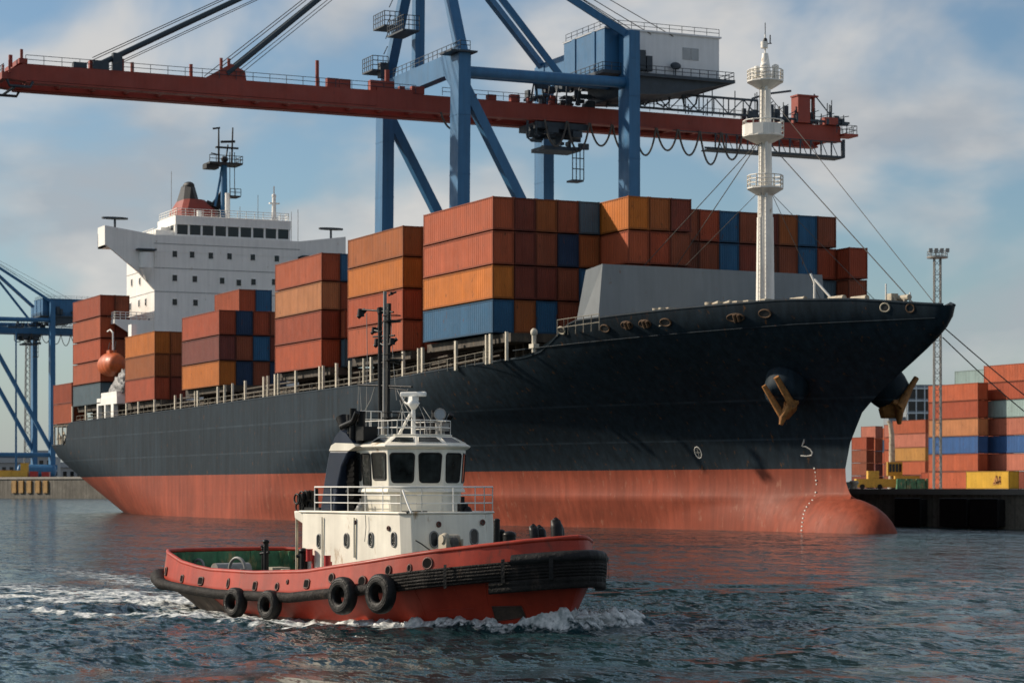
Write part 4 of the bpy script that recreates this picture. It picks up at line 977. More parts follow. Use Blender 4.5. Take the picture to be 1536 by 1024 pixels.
# ------------------------------------------------------------------ yard containers on the far quay
GY = 'containers stacked in the yard'
YZ = QZ + .02
def yard(px, d, tiers, cols, where, L=16.0, dy=0.):
    """px = right front corner of the lit long side at ground level; cols bottom to top"""
    p = onD(px, 731, d)
    for k, cn in enumerate(cols):
        if cn is None: continue
        lab = '%s container, %s from the ground, %s' % (cn, ['first', 'second', 'third', 'fourth', 'fifth', 'sixth', 'seventh', 'eighth'][k], where)
        container(p.x + rnd.uniform(-.1, .1), p.y + dy, YZ + k * 3.33, L, cn, lab, GY)
yard(1467, 437, 6, ['terracotta', 'terracotta', 'royal blue', 'tan', 'rust red', 'terracotta'], 'yard stack right of the tall mast')
p = onD(1477, 731, 446); container(p.x, p.y + 4.5, YZ + 6 * 3.33, 16, 'mint', 'mint green container alone on top of the yard stack right of the mast', GY)
for k in range(6): container(p.x, p.y + 4.5, YZ + k * 3.33, 16, rnd.choice(['red brown', 'rust red', 'terracotta']), 'red container mostly hidden under the mint container, level %d of six' % (k + 1), GY)
yard(1557, 427, 7, [None, 'salmon', 'royal blue', 'salmon', 'mint', 'rust red', 'terracotta'], 'yard stack at the right picture edge', L=16.4)
yard(1557, 427, 1, ['dark red'], 'yard stack at the right picture edge', L=8.0)
yard(1640, 421, 6, ['terracotta', 'rust red', 'tan', 'royal blue', 'terracotta', 'salmon'], 'first stack beyond the right picture edge', L=15)
yard(1730, 415, 5, ['rust red', 'tan', 'mint', 'terracotta', 'royal blue'], 'second stack beyond the right picture edge', L=15)
p = onD(1513, 731, 424); container(p.x, p.y, YZ, 13.0, 'yellow', 'bright yellow container with dark scrawl at the foot of the right yard stack', GY); YC = p
yard(1436, 452, 1, ['rust red'], 'at the foot of the tall mast', L=12)
yard(1388, 560, 5, ['dark red', 'terracotta', 'amber', 'salmon', 'terracotta'], 'yard stack left of the tall mast', L=14)
yard(1393, 590, 5, ['red brown', 'red brown', 'terracotta', 'rust red', 'salmon'], 'yard stack hidden behind the lamp post', L=20)
yard(1313, 620, 5, ['dark red', 'maroon', 'red brown', 'terracotta', 'salmon'], 'far yard stack beside the bow, left one', L=7)
yard(1329, 640, 5, ['dark brown', 'terracotta', 'rust red', 'navy', 'terracotta'], 'far yard stack beside the bow, right one', L=7)
yard(1300, 600, 4, ['dark red', 'red brown', 'red brown', 'rust red'], 'far yard stack just past the stem', L=7)
# the scrawl on the yellow container
mb = MB(); q = YC
for a, b in (((-4.4, 1.0), (-3.6, 2.4)), ((-3.6, 2.4), (-3.5, .8)), ((-3.2, .9), (-2.6, 2.3)), ((-2.6, 2.3), (-2.5, .9)), ((-4.6, .9), (-2.4, 1.4))):
    mb.beam((q.x + a[0], q.y - .02, YZ + a[1]), (q.x + b[0], q.y - .02, YZ + b[1]), .04, .38)
yc = [o for o in COL.objects if o.get('label', '').startswith('bright yellow container with')][0]
mb.build('graffiti', 'rusty_anchor', yc, org=tuple(yc.location))

# small yard objects -----------------------------------------------------------------
def loc_thing(name, label, cat, px, d, z=None, group=None):
    p = onD(px, 731, d); return thing(name, label, cat, (p.x, p.y, QZ if z is None else z), math.pi / 2 - TH, group, world=False)
# (local axes after the turn: x to the picture's right, y away)
t = loc_thing('light_mast', 'tall lattice floodlight mast rising behind the ship bow', 'mast', 1406, 420)
H = 41.5; mb = MB()
for sx in (-.55, .55):
    for sy in (-.55, .55): mb.cyl((sx * 1.15, sy * 1.15, 0), (sx, sy, H), .13, n=6)
for k in range(28):
    z = k * H / 28; z2 = (k + 1) * H / 28
    for a, b in (((-.6, -.6), (.6, -.6)), ((.6, -.6), (.6, .6)), ((.6, .6), (-.6, .6)), ((-.6, .6), (-.6, -.6))):
        mb.cyl((a[0], a[1], z), (b[0], b[1], z2 if k % 2 else z), .05, n=4); mb.cyl((a[0], a[1], z), (b[0], b[1], z2), .05, n=4)
mb.build('lattice_tower', 'grey_steel', t)
mb = MB(); mb.cyl((0, 0, H), (0, 0, H + .3), 1.9, n=12); mb.rail([(1.8 * math.cos(a), 1.8 * math.sin(a), H + .3) for a in [k * math.pi / 4 for k in range(9)]], .9, 1.2, .05, 1); mb.build('crown_platform', 'grey_steel', t)
for x in (-1.5, -.5, .5, 1.5): mb = MB(); mb.box((x - .32, -1.9, H + .9), (x + .32, -1.4, H + 1.6)); mb.cyl((x, -1.6, H + .3), (x, -1.6, H + .9), .07, n=5); mb.build('floodlight', 'grey_steel', t)
t = loc_thing('lamp_post', 'pale curved lamp post standing by the yellow machine', 'lamp post', 1338, 470)
mb = MB(); mb.tube([(0, 0, 0), (0, 0, 6), (-.05, 0, 11), (-.35, 0, 13.0), (-.8, 0, 13.7)], lambda u: lerp(.75, .36, u), 10); mb.build('pole', 'beige_gear', t)
mb = MB(); mb.cyl((0, 0, 0), (0, 0, 1.6), 1.0, .7, 10); mb.build('base', 'grey_steel', t)
t = loc_thing('yard_machine', 'yellow cable reel machine parked at the quay near the stem', 'machine', 1331, 466)
mb = MB(); mb.box((-6.2, 0, .3), (2.5, 3, 2.0)); mb.box((-3.8, .2, 2.0), (-1.6, 2.6, 3.6)); mb.build('chassis', 'yellow_paint', t)
mb = MB(); mb.box((1.6, .3, .3), (6.5, 2.8, 2.6)); mb.box((.4, 2.2, 2.6), (3.4, 3.4, 5.4)); mb.build('cabin', 'yellow_paint', t)
mb = MB()
for k in range(4): mb.box((.7 + k * .66, 2.1, 3.4), (1.2 + k * .66, 2.19, 5.0))
mb.build('window', 'dark_glass', t)
for x in (-5, -1.5, 2.4, 5.2): mb = MB(); mb.cyl((x, -.12, .45), (x, .3, .45), .5, n=14); mb.build('wheel', 'rubber', t)
t = loc_thing('green_barrier', 'long low dark green barrier lying along the quay edge', 'barrier', 1400, 455)
mb = MB()
for k in range(9): mb.prism([(-5.2 + k * 1.9 - 2, -.8), (-5.2 + k * 1.9 - .2, -.8), (-5.2 + k * 1.9 - .2, .8), (-5.2 + k * 1.9 - 2, .8)], 0, 2.0, 0, [(-5.2 + k * 1.9 - 1.9, -.4), (-5.2 + k * 1.9 - .3, -.4), (-5.2 + k * 1.9 - .3, .4), (-5.2 + k * 1.9 - 1.9, .4)])
mb.box((-7.2, -.2, 1.0), (10.2, .2, 1.6)); mb.build('barrier_body', 'tug_green', t)
t = loc_thing('mooring_bollard', 'pale round bollard at the quay edge beside the stem', 'bollard', 1281, 290)
p = onD(1281, 731, 290); t.location = (onY(1281, 731, QY + 2).x, QY + 2, QZ)
mb = MB(); mb.lathe((0, 0, 0), [(.45, 0), (.38, .25), (.33, .5), (.5, .7), (.55, .85), (.4, 1.0), (.01, 1.04)], 16); mb.build('bollard_post', 'beige_gear', t)
# office block with a window grid behind the stacks
t = loc_thing('office_building', 'distant grey office building with a glazed grid front', 'building', 1386, 800)
mb = MB(); mb.box((-6, 0, 0), (16, 14, 35.5)); mb.box((-12, 1, 0), (-6, 12, 24.5)); mb.build('wall', 'facade', t)
for i in range(4):
    for j in range(7):
        mb = MB(); mb.box((-5.2 + i * 2.9, -.08, 5.6 + j * 4.2), (-3.0 + i * 2.9, -.0, 8.9 + j * 4.2)); f = mb.build('window', 'slate_glass' if False else 'dark_glass', t)
mb = MB()
for i in range(5): mb.box((-5.75 + i * 2.9, -.35, 3), (-5.45 + i * 2.9, 0, 35))
for j in range(8): mb.box((-6, -.3, 4.6 + j * 4.2), (6, 0, 5.0 + j * 4.2))
mb.build('mullion', 'house_grey', t)

# left distance: pier clutter -----------------------------------------------------------
PZ = 8.0
def pthing(name, label, cat, px, d, group=None): 
    p = onD(px, 731, d); return thing(name, label, cat, (p.x, p.y, PZ), math.pi / 2 - TH, group, world=False)
for i, (px, wd, hh, m, lab) in enumerate(((8, 5, 2.6, 'yellow_paint', 'yellow site crate at the left picture edge on the distant pier'), (24, 4, 2.6, 'yellow_paint', 'second yellow site crate on the distant pier'), (36, 2.6, 5.5, 'yellow_paint', 'tall narrow yellow crate on the distant pier'), (50, 2.6, 2.2, 'red_can', 'small red drum crate on the distant pier'), (68, 2.8, 2.0, 'red_can', 'red drum crate nearest the ship stern'))):
    t = pthing('site_crate', lab, 'crate', px, 912, 'crates on the distant pier')
    mb = MB(); mb.box((-wd / 2, 0, .15), (wd / 2, 3, hh))
    for k in range(4): x = -wd / 2 + wd * k / 3; mb.box((x - .08, -.1, .1), (x + .08, 0, hh + .05))
    mb.build('crate_body', m, t, bevel=.05)
    mb = MB(); mb.box((-wd / 2 - .1, -.15, hh), (wd / 2 + .1, 3.1, hh + .15)); mb.build('lid', m, t)
def drum(px, d, r, L, m, name, lab, z=0, up=False):
    t = pthing(name, lab, 'tank', px, d); mb = MB()
    if up: mb.cyl((0, 0, 0), (0, 0, L), r, n=24); mb.ell((0, 0, L), (r, r, r * .3), 24, 8)
    else:
        mb.cyl((-L / 2, 0, r + z), (L / 2, 0, r + z), r, n=20); mb.ell((-L / 2, 0, r + z), (r * .5, r, r), 16, 10); mb.ell((L / 2, 0, r + z), (r * .5, r, r), 16, 10)
        for k in (-.3, .3): mb.box((L * k - .4, -r * .7, 0), (L * k + .4, r * .7, r * .6 + z))
    mb.build('shell', m, t); return t
drum(55, 925, 2.6, 13, 'crane_blue', 'storage_tank', 'long blue tank lying on the distant pier under the far crane')
for i, (px, wd, hh, d, n) in enumerate(((20, 30, 11, 1250, 'low grey shed at the far left beyond the pier'), (62, 12, 14, 1200, 'narrow grey shed behind the far crane leg'), (100, 22, 9, 1300, 'low shed just left of the ship stern'))):
    t = thing('storage_shed', n, 'shed', (onD(px, 731, d).x, onD(px, 731, d).y, 6), math.pi / 2 - TH, 'sheds beyond the pier', world=False)
    mb = MB(); mb.box((-wd / 2, 0, -8), (wd / 2, 20, hh)); mb.build('wall', 'facade', t)
    mb = MB(); mb.ext([Vector((-wd / 2 - .5, -1, hh)), Vector((wd / 2 + .5, -1, hh)), Vector((wd / 2 + .5, 10, hh + 3)), Vector((-wd / 2 - .5, 10, hh + 3))], (0, 0, .3)); mb.build('roof', 'crane_dark', t)
    for k in range(int(wd / 4)): MB().box((-wd / 2 + 1 + k * 4, -.1, 2), (-wd / 2 + 3 + k * 4, .0, hh - 2)).build('window', 'dark_glass', t)
for i, (px, d, col, n) in enumerate(((4, 960, 'terracotta', 1), (18, 965, 'red brown', 1), (34, 965, 'rust red', 1))):
    p = onD(px, 731, d); container(p.x, p.y, PZ, 16, col, '%s container on the distant pier behind the yellow crates' % col, 'containers on the distant pier')
t = pthing('lattice_mast', 'thin grey lattice mast behind the far blue crane', 'mast', 42, 1000)
mb = MB()
for sx in (-1.1, 1.1):
    for sy in (-1.1, 1.1): mb.cyl((sx * 1.4, sy, 0), (sx * .7, sy, 62), .2, n=5)
for k in range(24):
    s_ = lerp(1.4, .7, k / 24) * 1.1; mb.cyl((-s_, -1.1, k * 2.6), (s_, -1.1, k * 2.6 + 2.6), .12, n=4); mb.cyl((s_, -1.1, k * 2.6), (-s_, -1.1, k * 2.6 + 2.6), .12, n=4)
mb.build('lattice_tower', 'grey_steel', t)
t = pthing('light_mast', 'slim blue lamp mast at the far left on the pier', 'mast', 24, 930); mb = MB(); mb.cyl((0, 0, 0), (0, 0, 60), .45, .3, 8); mb.build('pole', 'crane_blue', t); mb = MB(); mb.box((-3, -1, 59.6), (3, 1, 60.2)); mb.build('lamp_bar', 'crane_dark', t)

# ================================================================== SHIP-TO-SHORE CRANES
CB = (-171.5, 42, QZ)
CR = thing('gantry_crane', 'huge blue gantry crane with red boom reaching over the container ship', 'crane', CB)
XN, XF, YW, YL = -156., -187., 27., 56.5
def leg(x, y0, y1, ztop_, ax=3.1, by=2.0, z0=QZ + 2.6):
    mb = MB(); v = []
    for z, y, k in ((z0, y0, 1.05), (ztop_, y1, 1.)):
        v += [(x - ax / 2 * k, y - by / 2 * k, z), (x + ax / 2 * k, y - by / 2 * k, z), (x + ax / 2 * k, y + by / 2 * k, z), (x - ax / 2 * k, y + by / 2 * k, z)]
    mb.add(v, [(0, 3, 2, 1), (4, 5, 6, 7), (0, 1, 5, 4), (1, 2, 6, 5), (2, 3, 7, 6), (3, 0, 4, 7)])
    for k in range(1, 7): z = lerp(z0, ztop_, k / 7); mb.cbox((x, lerp(y0, y1, k / 7), z), (ax * 1.03 + .03, by * 1.03 + .04, .14))
    return mb.build('leg', 'crane_blue', CR)
leg(XN, YW, YW + .6, 69.6); leg(XF, YW, YW + .6, 69.6); leg(XN, YL, YL, 75.2, 3.6, 1.9); leg(XF, YL, YL, 75.2, 3.6, 1.9)
for x in (XN, XF):
    for y in (YW, YL):
        for k in (-1, 1):
            mb = MB(); mb.box((x + k * 3 - 2.4, y - .9, QZ + .9), (x + k * 3 + 2.4, y + .9, QZ + 2.6))
            for q in (-1.6, 0, 1.6): mb.cyl((x + k * 3 + q, y - .5, QZ + .55), (x + k * 3 + q, y + .5, QZ + .55), .54, n=12)
            mb.build('bogie', 'crane_dark', CR)
def part(name, m, fn, **k):
    mb = MB(); fn(mb)
    if name in ('boom_gear', 'rear_gear', 'counter_box', 'service_platform', 'rope_gear', 'stay_lug', 'electric_cabinet', 'trolley', 'stay_rope', 'hoist_rope', 'roof_rail', 'operator_cab', 'handrail', 'boom_tip'): return mb.build_all(name, m, CR, **k)
    return mb.build(name, m, CR, **k)
for y in (YW, YL): part('sill_beam', 'crane_blue', lambda mb: mb.box((XF - 5, y - 1, QZ + 3), (XN + 5, y + 1, QZ + 5.2)))
for x in (XN, XF):
    part('cross_tie', 'crane_blue', lambda mb: mb.cyl((x, YW, 13), (x, YL, 13), .9, n=14))
    part('cross_tie', 'crane_blue', lambda mb: mb.cyl((x, YW + .5, 67.3), (x, YL, 67.6), .85, n=14))
    part('diagonal_brace', 'crane_blue', lambda mb: mb.beam((x, YW + 1.0, 65.3), (x, YL, 14.5), 1.5, 1.5))
part('cross_tie', 'crane_blue', lambda mb: mb.cyl((-164, YW + .5, 68.4), (-164, YL + 2, 68.4), .6, n=12))
part('cross_tie', 'crane_blue', lambda mb: mb.cyl((-179, YW + .5, 66.6), (-179, YL + 2, 66.9), .6, n=12))
# waterside portal beam with haunches
part('portal_beam', 'crane_blue', lambda mb: mb.ext([Vector((XN + 1.55, YW - .2, 70.4)), Vector((XF - 1.55, YW - .2, 70.4)), Vector((XF - 1.55, YW - .2, 66.4)), Vector((XF + 3, YW - .2, 67.2)), Vector((XN - 4.5, YW - .2, 67.2)), Vector((XN - 1.6, YW - .2, 64.6)), Vector((XN + 1.55, YW - .2, 64.6))], (0, 1.7, 0)))
part('portal_beam', 'crane_blue', lambda mb: mb.box((XF - 1.6, YL - .8, 71.2), (XN + 1.85, YL + .9, 75.6)))
# apex frame
AP = Vector((-171.5, YW + 1.5, 94.5))
for x in (XN, XF): part('apex_leg', 'crane_blue', lambda mb: mb.beam((x, YW + .8, 69.8), (AP.x + (2.5 if x > AP.x else -2.5), AP.y, AP.z), 1.6, 1.5, up=(1, 0, 0)))
part('apex_leg', 'crane_blue', lambda mb: mb.beam((-174, YW + 1, 70.2), (-174, YW + 1.2, 94), 1.6, 1.5, up=(1, 0, 0)))
part('apex_head', 'crane_blue', lambda mb: mb.box((AP.x - 4, AP.y - 1.6, 93.6), (AP.x + 4, AP.y + 1.6, 96.4)))
# boom: twin red girders with tie beams
GX = (-167.2, -174.6); BT, BB = 65.3, 62.9
YT, YR = -36.5, 102.5
for x in GX:
    part('boom_girder', 'crane_red', lambda mb: [mb.box((x - .75, YT, BB), (x + .75, YW - 6, BT)), mb.box((x - .65, YW - 5.8, BB - .25), (x + .65, YR, BT - .1)), mb.box((x - .95, YT, BB - .35), (x + .95, YR, BB - .1)), mb.box((x - .78, YW - 9, BB - .2), (x + .78, YW - 3, BT + .5))])
def ties(mb):
    y = YT + 1
    while y < YR:
        mb.box((GX[1], y, BB + .15), (GX[0], y + .45, BB + .75)); y += 5.1
    for x in (GX[0] - 1.3, GX[1] + 1.3): mb.box((x - .12, YT, BB - .2), (x + .12, YR - 3, BB + .1))
part('tie_beam', 'crane_red', ties)
def tiphead(mb):
    for x in GX: mb.ext([Vector((x - .9, YT, BT + .2)), Vector((x - .9, YT, BB - .2)), Vector((x - .9, YT - 3.2, BB + .1)), Vector((x - .9, YT - 3.2, BB + .9))], (1.8, 0, 0))
    mb.box((GX[1] - 1.4, YT - 3.6, BB - .1), (GX[0] + 1.4, YT - 2.8, BB + .9)); mb.box((GX[1] - 1, YT - 1, BT), (GX[0] + 1, YT + .2, BT + .7))
    for x in (-165.8, -170, -174): mb.cyl((x, YT - 2.5, BB + .8), (x, YT - 2.5, BB + 2.6), .2, n=6)
    mb.cyl((-166.5, YT - .6, BT), (-166.5, YT - .6, BT + 2), .25, n=6); mb.cyl((-168.3, YT - 1.8, BT - .3), (-168.3, YT - 1.8, BT + 1.4), .3, n=8)
part('boom_tip', 'crane_red', tiphead)
part('tip_buffer', 'crane_dark', lambda mb: [mb.tube([(-166.2, YT - 2.8, BB - .1), (-166.2, YT - 2.4, BB - 1.0), (-166.2, YT + .6, BB - 1.0), (-166.2, YT + 1.0, BB - .2)], .22, 6), mb.tube([(-175, YT - 2.8, BB - .1), (-175, YT - 2.4, BB - 1.0), (-175, YT + .6, BB - 1.0), (-175, YT + 1.0, BB - .2)], .22, 6), mb.cyl((-166.2, YT - 1.5, BB - 1), (-175, YT - 1.5, BB - 1), .2, n=6)])
def brail(mb):
    mb.rail([(GX[0] + .75, YT, BT), (GX[0] + .75, YW - 2.5, BT)], 1.25, 2.6, .05, 1); mb.rail([(GX[0] + .75, YW + 2, BT), (GX[0] + .75, YR, BT)], 1.25, 2.6, .05, 1)
    mb.rail([(GX[1] - .7, YT, BT), (GX[1] - .7, YR, BT)], 1.2, 3.4, .05, 1)
    mb.rail([(GX[0] + 1.2, YT - 3.3, BB + .9), (GX[1], YT - 3.3, BB + .9)], 1.2, 1.8, .05, 1)
part('handrail', 'crane_dark', brail)
def gear(mb):
    r_ = random.Random(5)
    for y in (-22, -20.5, -11.5): mb.cyl((GX[0], y, BT), (GX[0], y, BT + (1.9 if y != -20.5 else 1.5)), .28, n=7)
    mb.cyl((GX[0], 8.5, BT), (GX[0], 8.5, BT + 4.0), .30, n=8)
    for y in (-6.8, -5.6): mb.cyl((GX[0], y, BT), (GX[0], y, BT + 3.2), .25, n=7)
    for y in (-27, 10, 12, 22, 24, 33, 37, 41, 44, 48): mb.box((GX[0] - .5, y, BT), (GX[0] + .4, y + r_.uniform(.8, 2.2), BT + r_.uniform(.6, 1.5)))
    mb.ext([Vector((GX[0] - .4, -9.4, BT)), Vector((GX[0] - .4, -3.0, BT)), Vector((GX[0] - .4, -3.2, BT + 1.4)), Vector((GX[0] - .4, -5.4, BT + 2.4))], (.9, 0, 0))
    mb.box((GX[0] - .5, 17, BT), (GX[0] + .6, 21, BT + 1.6)); mb.cyl((GX[0], 20, BT), (GX[0], 20, BT + 3.4), .4, n=8)
part('boom_gear', 'crane_red', gear)
# stays
for x in (GX[0] + .3, GX[1] - .3):
    kx = 1 if x > -171 else -1
    for y, r in ((-25.5, .42 if kx > 0 else .10), (-6.0, .42 if kx > 0 else .10)):
        a = Vector((x, y, BT + .8)); b = AP + Vector((2.2 * kx, -1.2, 0))
        part('forestay', 'stay_blue', lambda mb: mb.cyl(a, b, r, n=8))
        part('stay_rope', 'rope', lambda mb: [mb.cyl(a + Vector((.5, -1.2, .8)), b + Vector((.5, 0, .9)), .07, n=5), mb.cyl(a + Vector((.5, 1.9, 0)), b + Vector((.4, 1.6, -.6)), .06, n=5)])
    part('stay_lug', 'crane_dark', lambda mb: [mb.box((x - .5, -26.6, BT), (x + .5, -24.2, BT + 1.2)), mb.box((x - .5, -23.6, BT), (x + .5, -22.2, BT + 2.6)), mb.box((x - .5, -29.5, BT), (x + .5, -27.5, BT + .8))])
for x in (XN + .2, XF):
    kx = 2.2 if x > -171 else -2.2
    part('backstay', 'crane_blue', lambda mb: mb.beam(AP + Vector((kx, 1, 0)), (x, YL - .2, 75.0), .95, 1.1))
part('backstay', 'crane_blue', lambda mb: mb.beam(AP + Vector((2, 1, -.3)), (-163, YL - 8, 68.5), .9, .95))
part('hoist_rope', 'rope', lambda mb: [mb.cyl(AP + Vector((2.0, 1, dz)), (-158, YL + dy, 76.0), .07, n=5) for dz, dy in ((1.6, 1.5), (1.2, 5), (.8, 2.5), (2.1, 9))])
# machinery house
part('house_side', 'crane_blue', lambda mb: [mb.box((-172.6, 53.2, 69.6), (-158.1, 53.5, 76.4)), mb.box((-158.19, 53.5, 69.6), (-158.1, 58.4, 76.3)), mb.box((-169.5, 53.0, 69.6), (-168.2, 53.2, 76.4)), mb.box((-162.4, 53.0, 69.6), (-161.2, 53.2, 76.4))])
HS = part('machinery_house', 'house_grey', lambda mb: [mb.box((-172.6, 53.5, 69.6), (-158.2, 74.0, 76.35)), mb.box((-173, 53.1, 76.35), (-157.9, 74.3, 76.6))])
for a in (67.3, 68.8): MB().box((-158.22, a, 72.5), (-158.12, a + 1.4, 74.4)).build('window', 'lamp_lens', HS)
part('house_platform', 'crane_dark', lambda mb: [mb.box((-174, 52.2, 69.1), (-156.8, 76.2, 69.6)), mb.ext([Vector((-157.6, 57, 69.1)), Vector((-157.6, 75.5, 69.1)), Vector((-157.6, 64, 66.6)), Vector((-157.6, 57, 66.2))], (-14, 0, 0)), mb.rail([(-156.9, 52.3, 69.6), (-156.9, 76, 69.6), (-173.9, 76, 69.6)], 1.2, 1.6, .06, 1), mb.rail([(-156.9, 52.3, 69.6), (-173.9, 52.3, 69.6)], 1.2, 1.6, .06, 1)])
part('roof_rail', 'crane_dark', lambda mb: [mb.rail([(-158.2, 53.5, 76.6), (-158.2, 74, 76.6)], 1.2, 2.2, .05, 1), mb.rail([(-172.5, 53.5, 76.6), (-158.2, 53.5, 76.6)], 1.2, 2.2, .05, 1)])
part('electric_cabinet', 'crane_dark', lambda mb: [mb.box((-157.9, 58.6, 70.0), (-157.0, 60.0, 73.2)), mb.box((-157.9, 60.3, 70.0), (-157.2, 61.3, 72.4)), mb.cyl((-157.5, 65.6, 69.6), (-157.5, 65.6, 71.2), .1, n=6), mb.ell((-157.4, 65.6, 71.2), (.4, 1.0, .6), 8, 6)])
# clutter beside and under the landside frame
def clut(mb):
    r_ = random.Random(9)
    for k in range(34):
        y = r_.uniform(45, 57); z = r_.uniform(65.6, 68.6); mb.cbox((r_.uniform(-172, -166), y, z), (r_.uniform(.3, 1.6), r_.uniform(.4, 2.4), r_.uniform(.2, 1.4)))
    for k in range(10): y = r_.uniform(44, 58); mb.cyl((-166.4, y, 65.4), (-166.4, y + r_.uniform(-1, 1), 69.2), .13, n=5)
part('rope_gear', 'crane_dark', clut)
# walkway truss above the rear boom and cable festoon below
def truss(mb):
    x = -166.2; y0, y1 = 58, 104; 
    for z in (65.8, 68.4): mb.beam((x, y0, z + (.0 if z < 66 else -.0)), (x, y1 if z < 66 else 86, z), .3, .35)
    k = 0; y = y0
    while y < 86:
        mb.beam((x, y, 65.8), (x, y, 68.4), .16, .16); mb.beam((x, y, 68.4 if k % 2 else 65.8), (x, y + 2.8, 65.8 if k % 2 else 68.4), .15, .15); y += 2.8; k += 1
    for yy in (66.5, 71.5, 63): mb.tube([(x + .2, yy, 68.4), (x + .2, yy + .4, 66.6), (x + .2, yy + 1.6, 66.1), (x + .2, yy + 2.6, 67.0), (x + .2, yy + 2.9, 68.4)], .16, 6)
part('walkway_truss', 'crane_dark', truss)
def rear(mb):
    r_ = random.Random(4)
    for k in range(46):
        y = r_.uniform(84, 104); h = r_.uniform(.6, 3.0) * (1 if y < 98 else .6); mb.cbox((r_.uniform(-170, -166), y, BT + h / 2), (.5, r_.uniform(.15, 1.0), h))
    for k in range(24): y = r_.uniform(72, 104); mb.cyl((-166.3, y, BT), (-166.3, y, BT + r_.uniform(1.5, 5)), .09, n=5)
    for k in range(6): y = 86 + k * 3; mb.beam((-166.3, y, BT + 1.2), (-166.3, y + 3, BT + 3.2 - .3 * k), .12, .12)
    mb.tube([(-166.3, 84, BT + .5), (-166.3, 85, BT + 3.4), (-166.3, 88, BT + 4.4), (-166.3, 92.5, BT + 5.2)], .18, 6)
    mb.beam((-166.3, 97, BT + 5), (-166.3, 101.5, BT + .4), .15, .15)
part('rear_gear', 'crane_dark', rear)
part('counter_box', 'crane_red', lambda mb: [mb.box((-168, 93.6, BT), (-165.8, 96.0, BT + 4.4)), mb.box((-167, 96.9, BT), (-166.4, 97.3, BT + 4.4)), mb.box((-168, 93.4, BT + 4.4), (-165.6, 97.5, BT + 4.65)), mb.box((-167.5, 99, BT), (-165.8, 101.5, BT + 1.2)), mb.box((-168.4, 102.4, BB + .6), (-165.3, 105.2, BB + 1.0))])
part('tip_rail', 'crane_dark', lambda mb: [mb.rail([(-165.4, 101, BB + 1), (-165.4, 105, BB + 1), (-173, 105, BB + 1)], 1.4, 1.1, .06, 1)])
def lower(mb):
    x = -166.4
    for z in (60.0, 62.6): mb.beam((x, 76 if z < 61 else 70, z), (x, 103, z), .25, .32)
    y = 78
    while y < 103.1: mb.beam((x, y, 60.0), (x, y, 62.6), .2, .2); mb.beam((x, y, 62.6), (x, y + 1.3, 60.0), .10, .1) if y < 101 else None; y += 2.05
    mb.box((x - 3, 77, 59.8), (x, 103, 60.0)); mb.beam((x, 103, 59.9), (x, 103, 63), .3, .4)
part('lower_walkway', 'crane_dark', lower)
ys = [46.5 + k * 4.05 for k in range(9)]
for i, y in enumerate(ys):
    dep = 4.1 + .6 * math.sin(i * 2.1) + (.8 if i > 6 else 0)
    part('cable_loop', 'rope', lambda mb: mb.tube([(-165.9, y + 3.9 * u, BB - .3 - dep * (1 - (2 * u - 1) ** 2) ** .8) for u in [k / 14 for k in range(15)]], .17, 6))
part('cable_loop', 'rope', lambda mb: mb.tube([(-165.9, 28.5 + 4.2 * u, BB - .3 - 2.6 * (1 - (2 * u - 1) ** 2) ** .8) for u in [k / 14 for k in range(15)]], .17, 6))
# trolley with operator cab
def trol(mb):
    mb.box((-173.5, 45.5, 61.4), (-166.5, 54.5, 62.4)); mb.cyl((-169, 45, 61.0), (-169, 53.5, 61.0), .9, n=10)
    r_ = random.Random(2)
    for k in range(22): mb.cbox((r_.uniform(-172, -166), r_.uniform(46, 54), r_.uniform(58.6, 61.4)), (r_.uniform(.4, 1.6), r_.uniform(.4, 2.0), r_.uniform(.3, 1.2)))
    mb.cbox((-169, 50, 58.3), (5, 6.5, .6)); mb.tube([(-166, 43.5, 62.3), (-166, 43.5, 59.6), (-166, 44.2, 59.1), (-166, 46, 59.1)], .2, 6); mb.tube([(-166, 45, 62.3), (-166, 45, 60.2), (-166, 45.6, 59.9)], .2, 6)
part('trolley', 'crane_dark', trol)
part('operator_cab', 'crane_dark', lambda mb: [mb.box((-167.6, 51.2, 53.0), (-165.4, 53.2, 53.3)), mb.rail([(-165.4, 51.2, 53.3), (-165.4, 53.2, 53.3)], 5.1, .7, .09, 2)])
# platforms on the apex frame
def plats(mb):
    for (x, y, z, w1) in ((-182, 25.5, 78.0, 3.2), (-174, 25.0, 75.6, 4.5), (-186.5, 25.3, 71.6, 3), (-181, 25.5, 86, 3)):
        mb.box((x - w1 / 2, y - 1.4, z), (x + w1, y + 1.4, z + .25)); mb.rail([(x - w1 / 2, y - 1.3, z + .25), (x + w1, y - 1.3, z + .25), (x + w1, y + 1.4, z + .25)], 2.2, .9, .07, 2)
    mb.rail([(XF, YW - .1, 70.4), (XN + 1.5, YW - .1, 70.4), (XN + 1.5, YW + 1.5, 70.4)], 1.3, 1.8, .06, 1)
    for k in range(9): z = 72 + k * 2.4; mb.cyl((-184.5 + .8 * k, 26, z), (-182.9 + .8 * k, 26, z + 1), .08, n=5)
    mb.cbox((-184, 26, 71.8), (1.4, 1.4, 2.4)); mb.cbox((-187.8, 26, 69.3), (2.0, 1.6, 2.0)); mb.box((XN - 2.2, YW - 2, 69.9), (XN + 2.3, YW + 2.4, 70.15))
part('service_platform', 'crane_dark', plats)
C2 = copy_tree(CR, (CB[0] - 612, CB[1] + 57, PZ)); C2['label'] = 'distant blue gantry crane at the left edge, partly behind the rear stack'
for o in C2.children:
    if o.type == 'MESH' and o.active_material and o.active_material.name in ('crane_red', 'house_grey'): o.material_slots[0].link = 'OBJECT'; o.material_slots[0].material = MAT['crane_blue']
for o in (CR, C2): o['group'] = 'blue quayside gantry cranes'

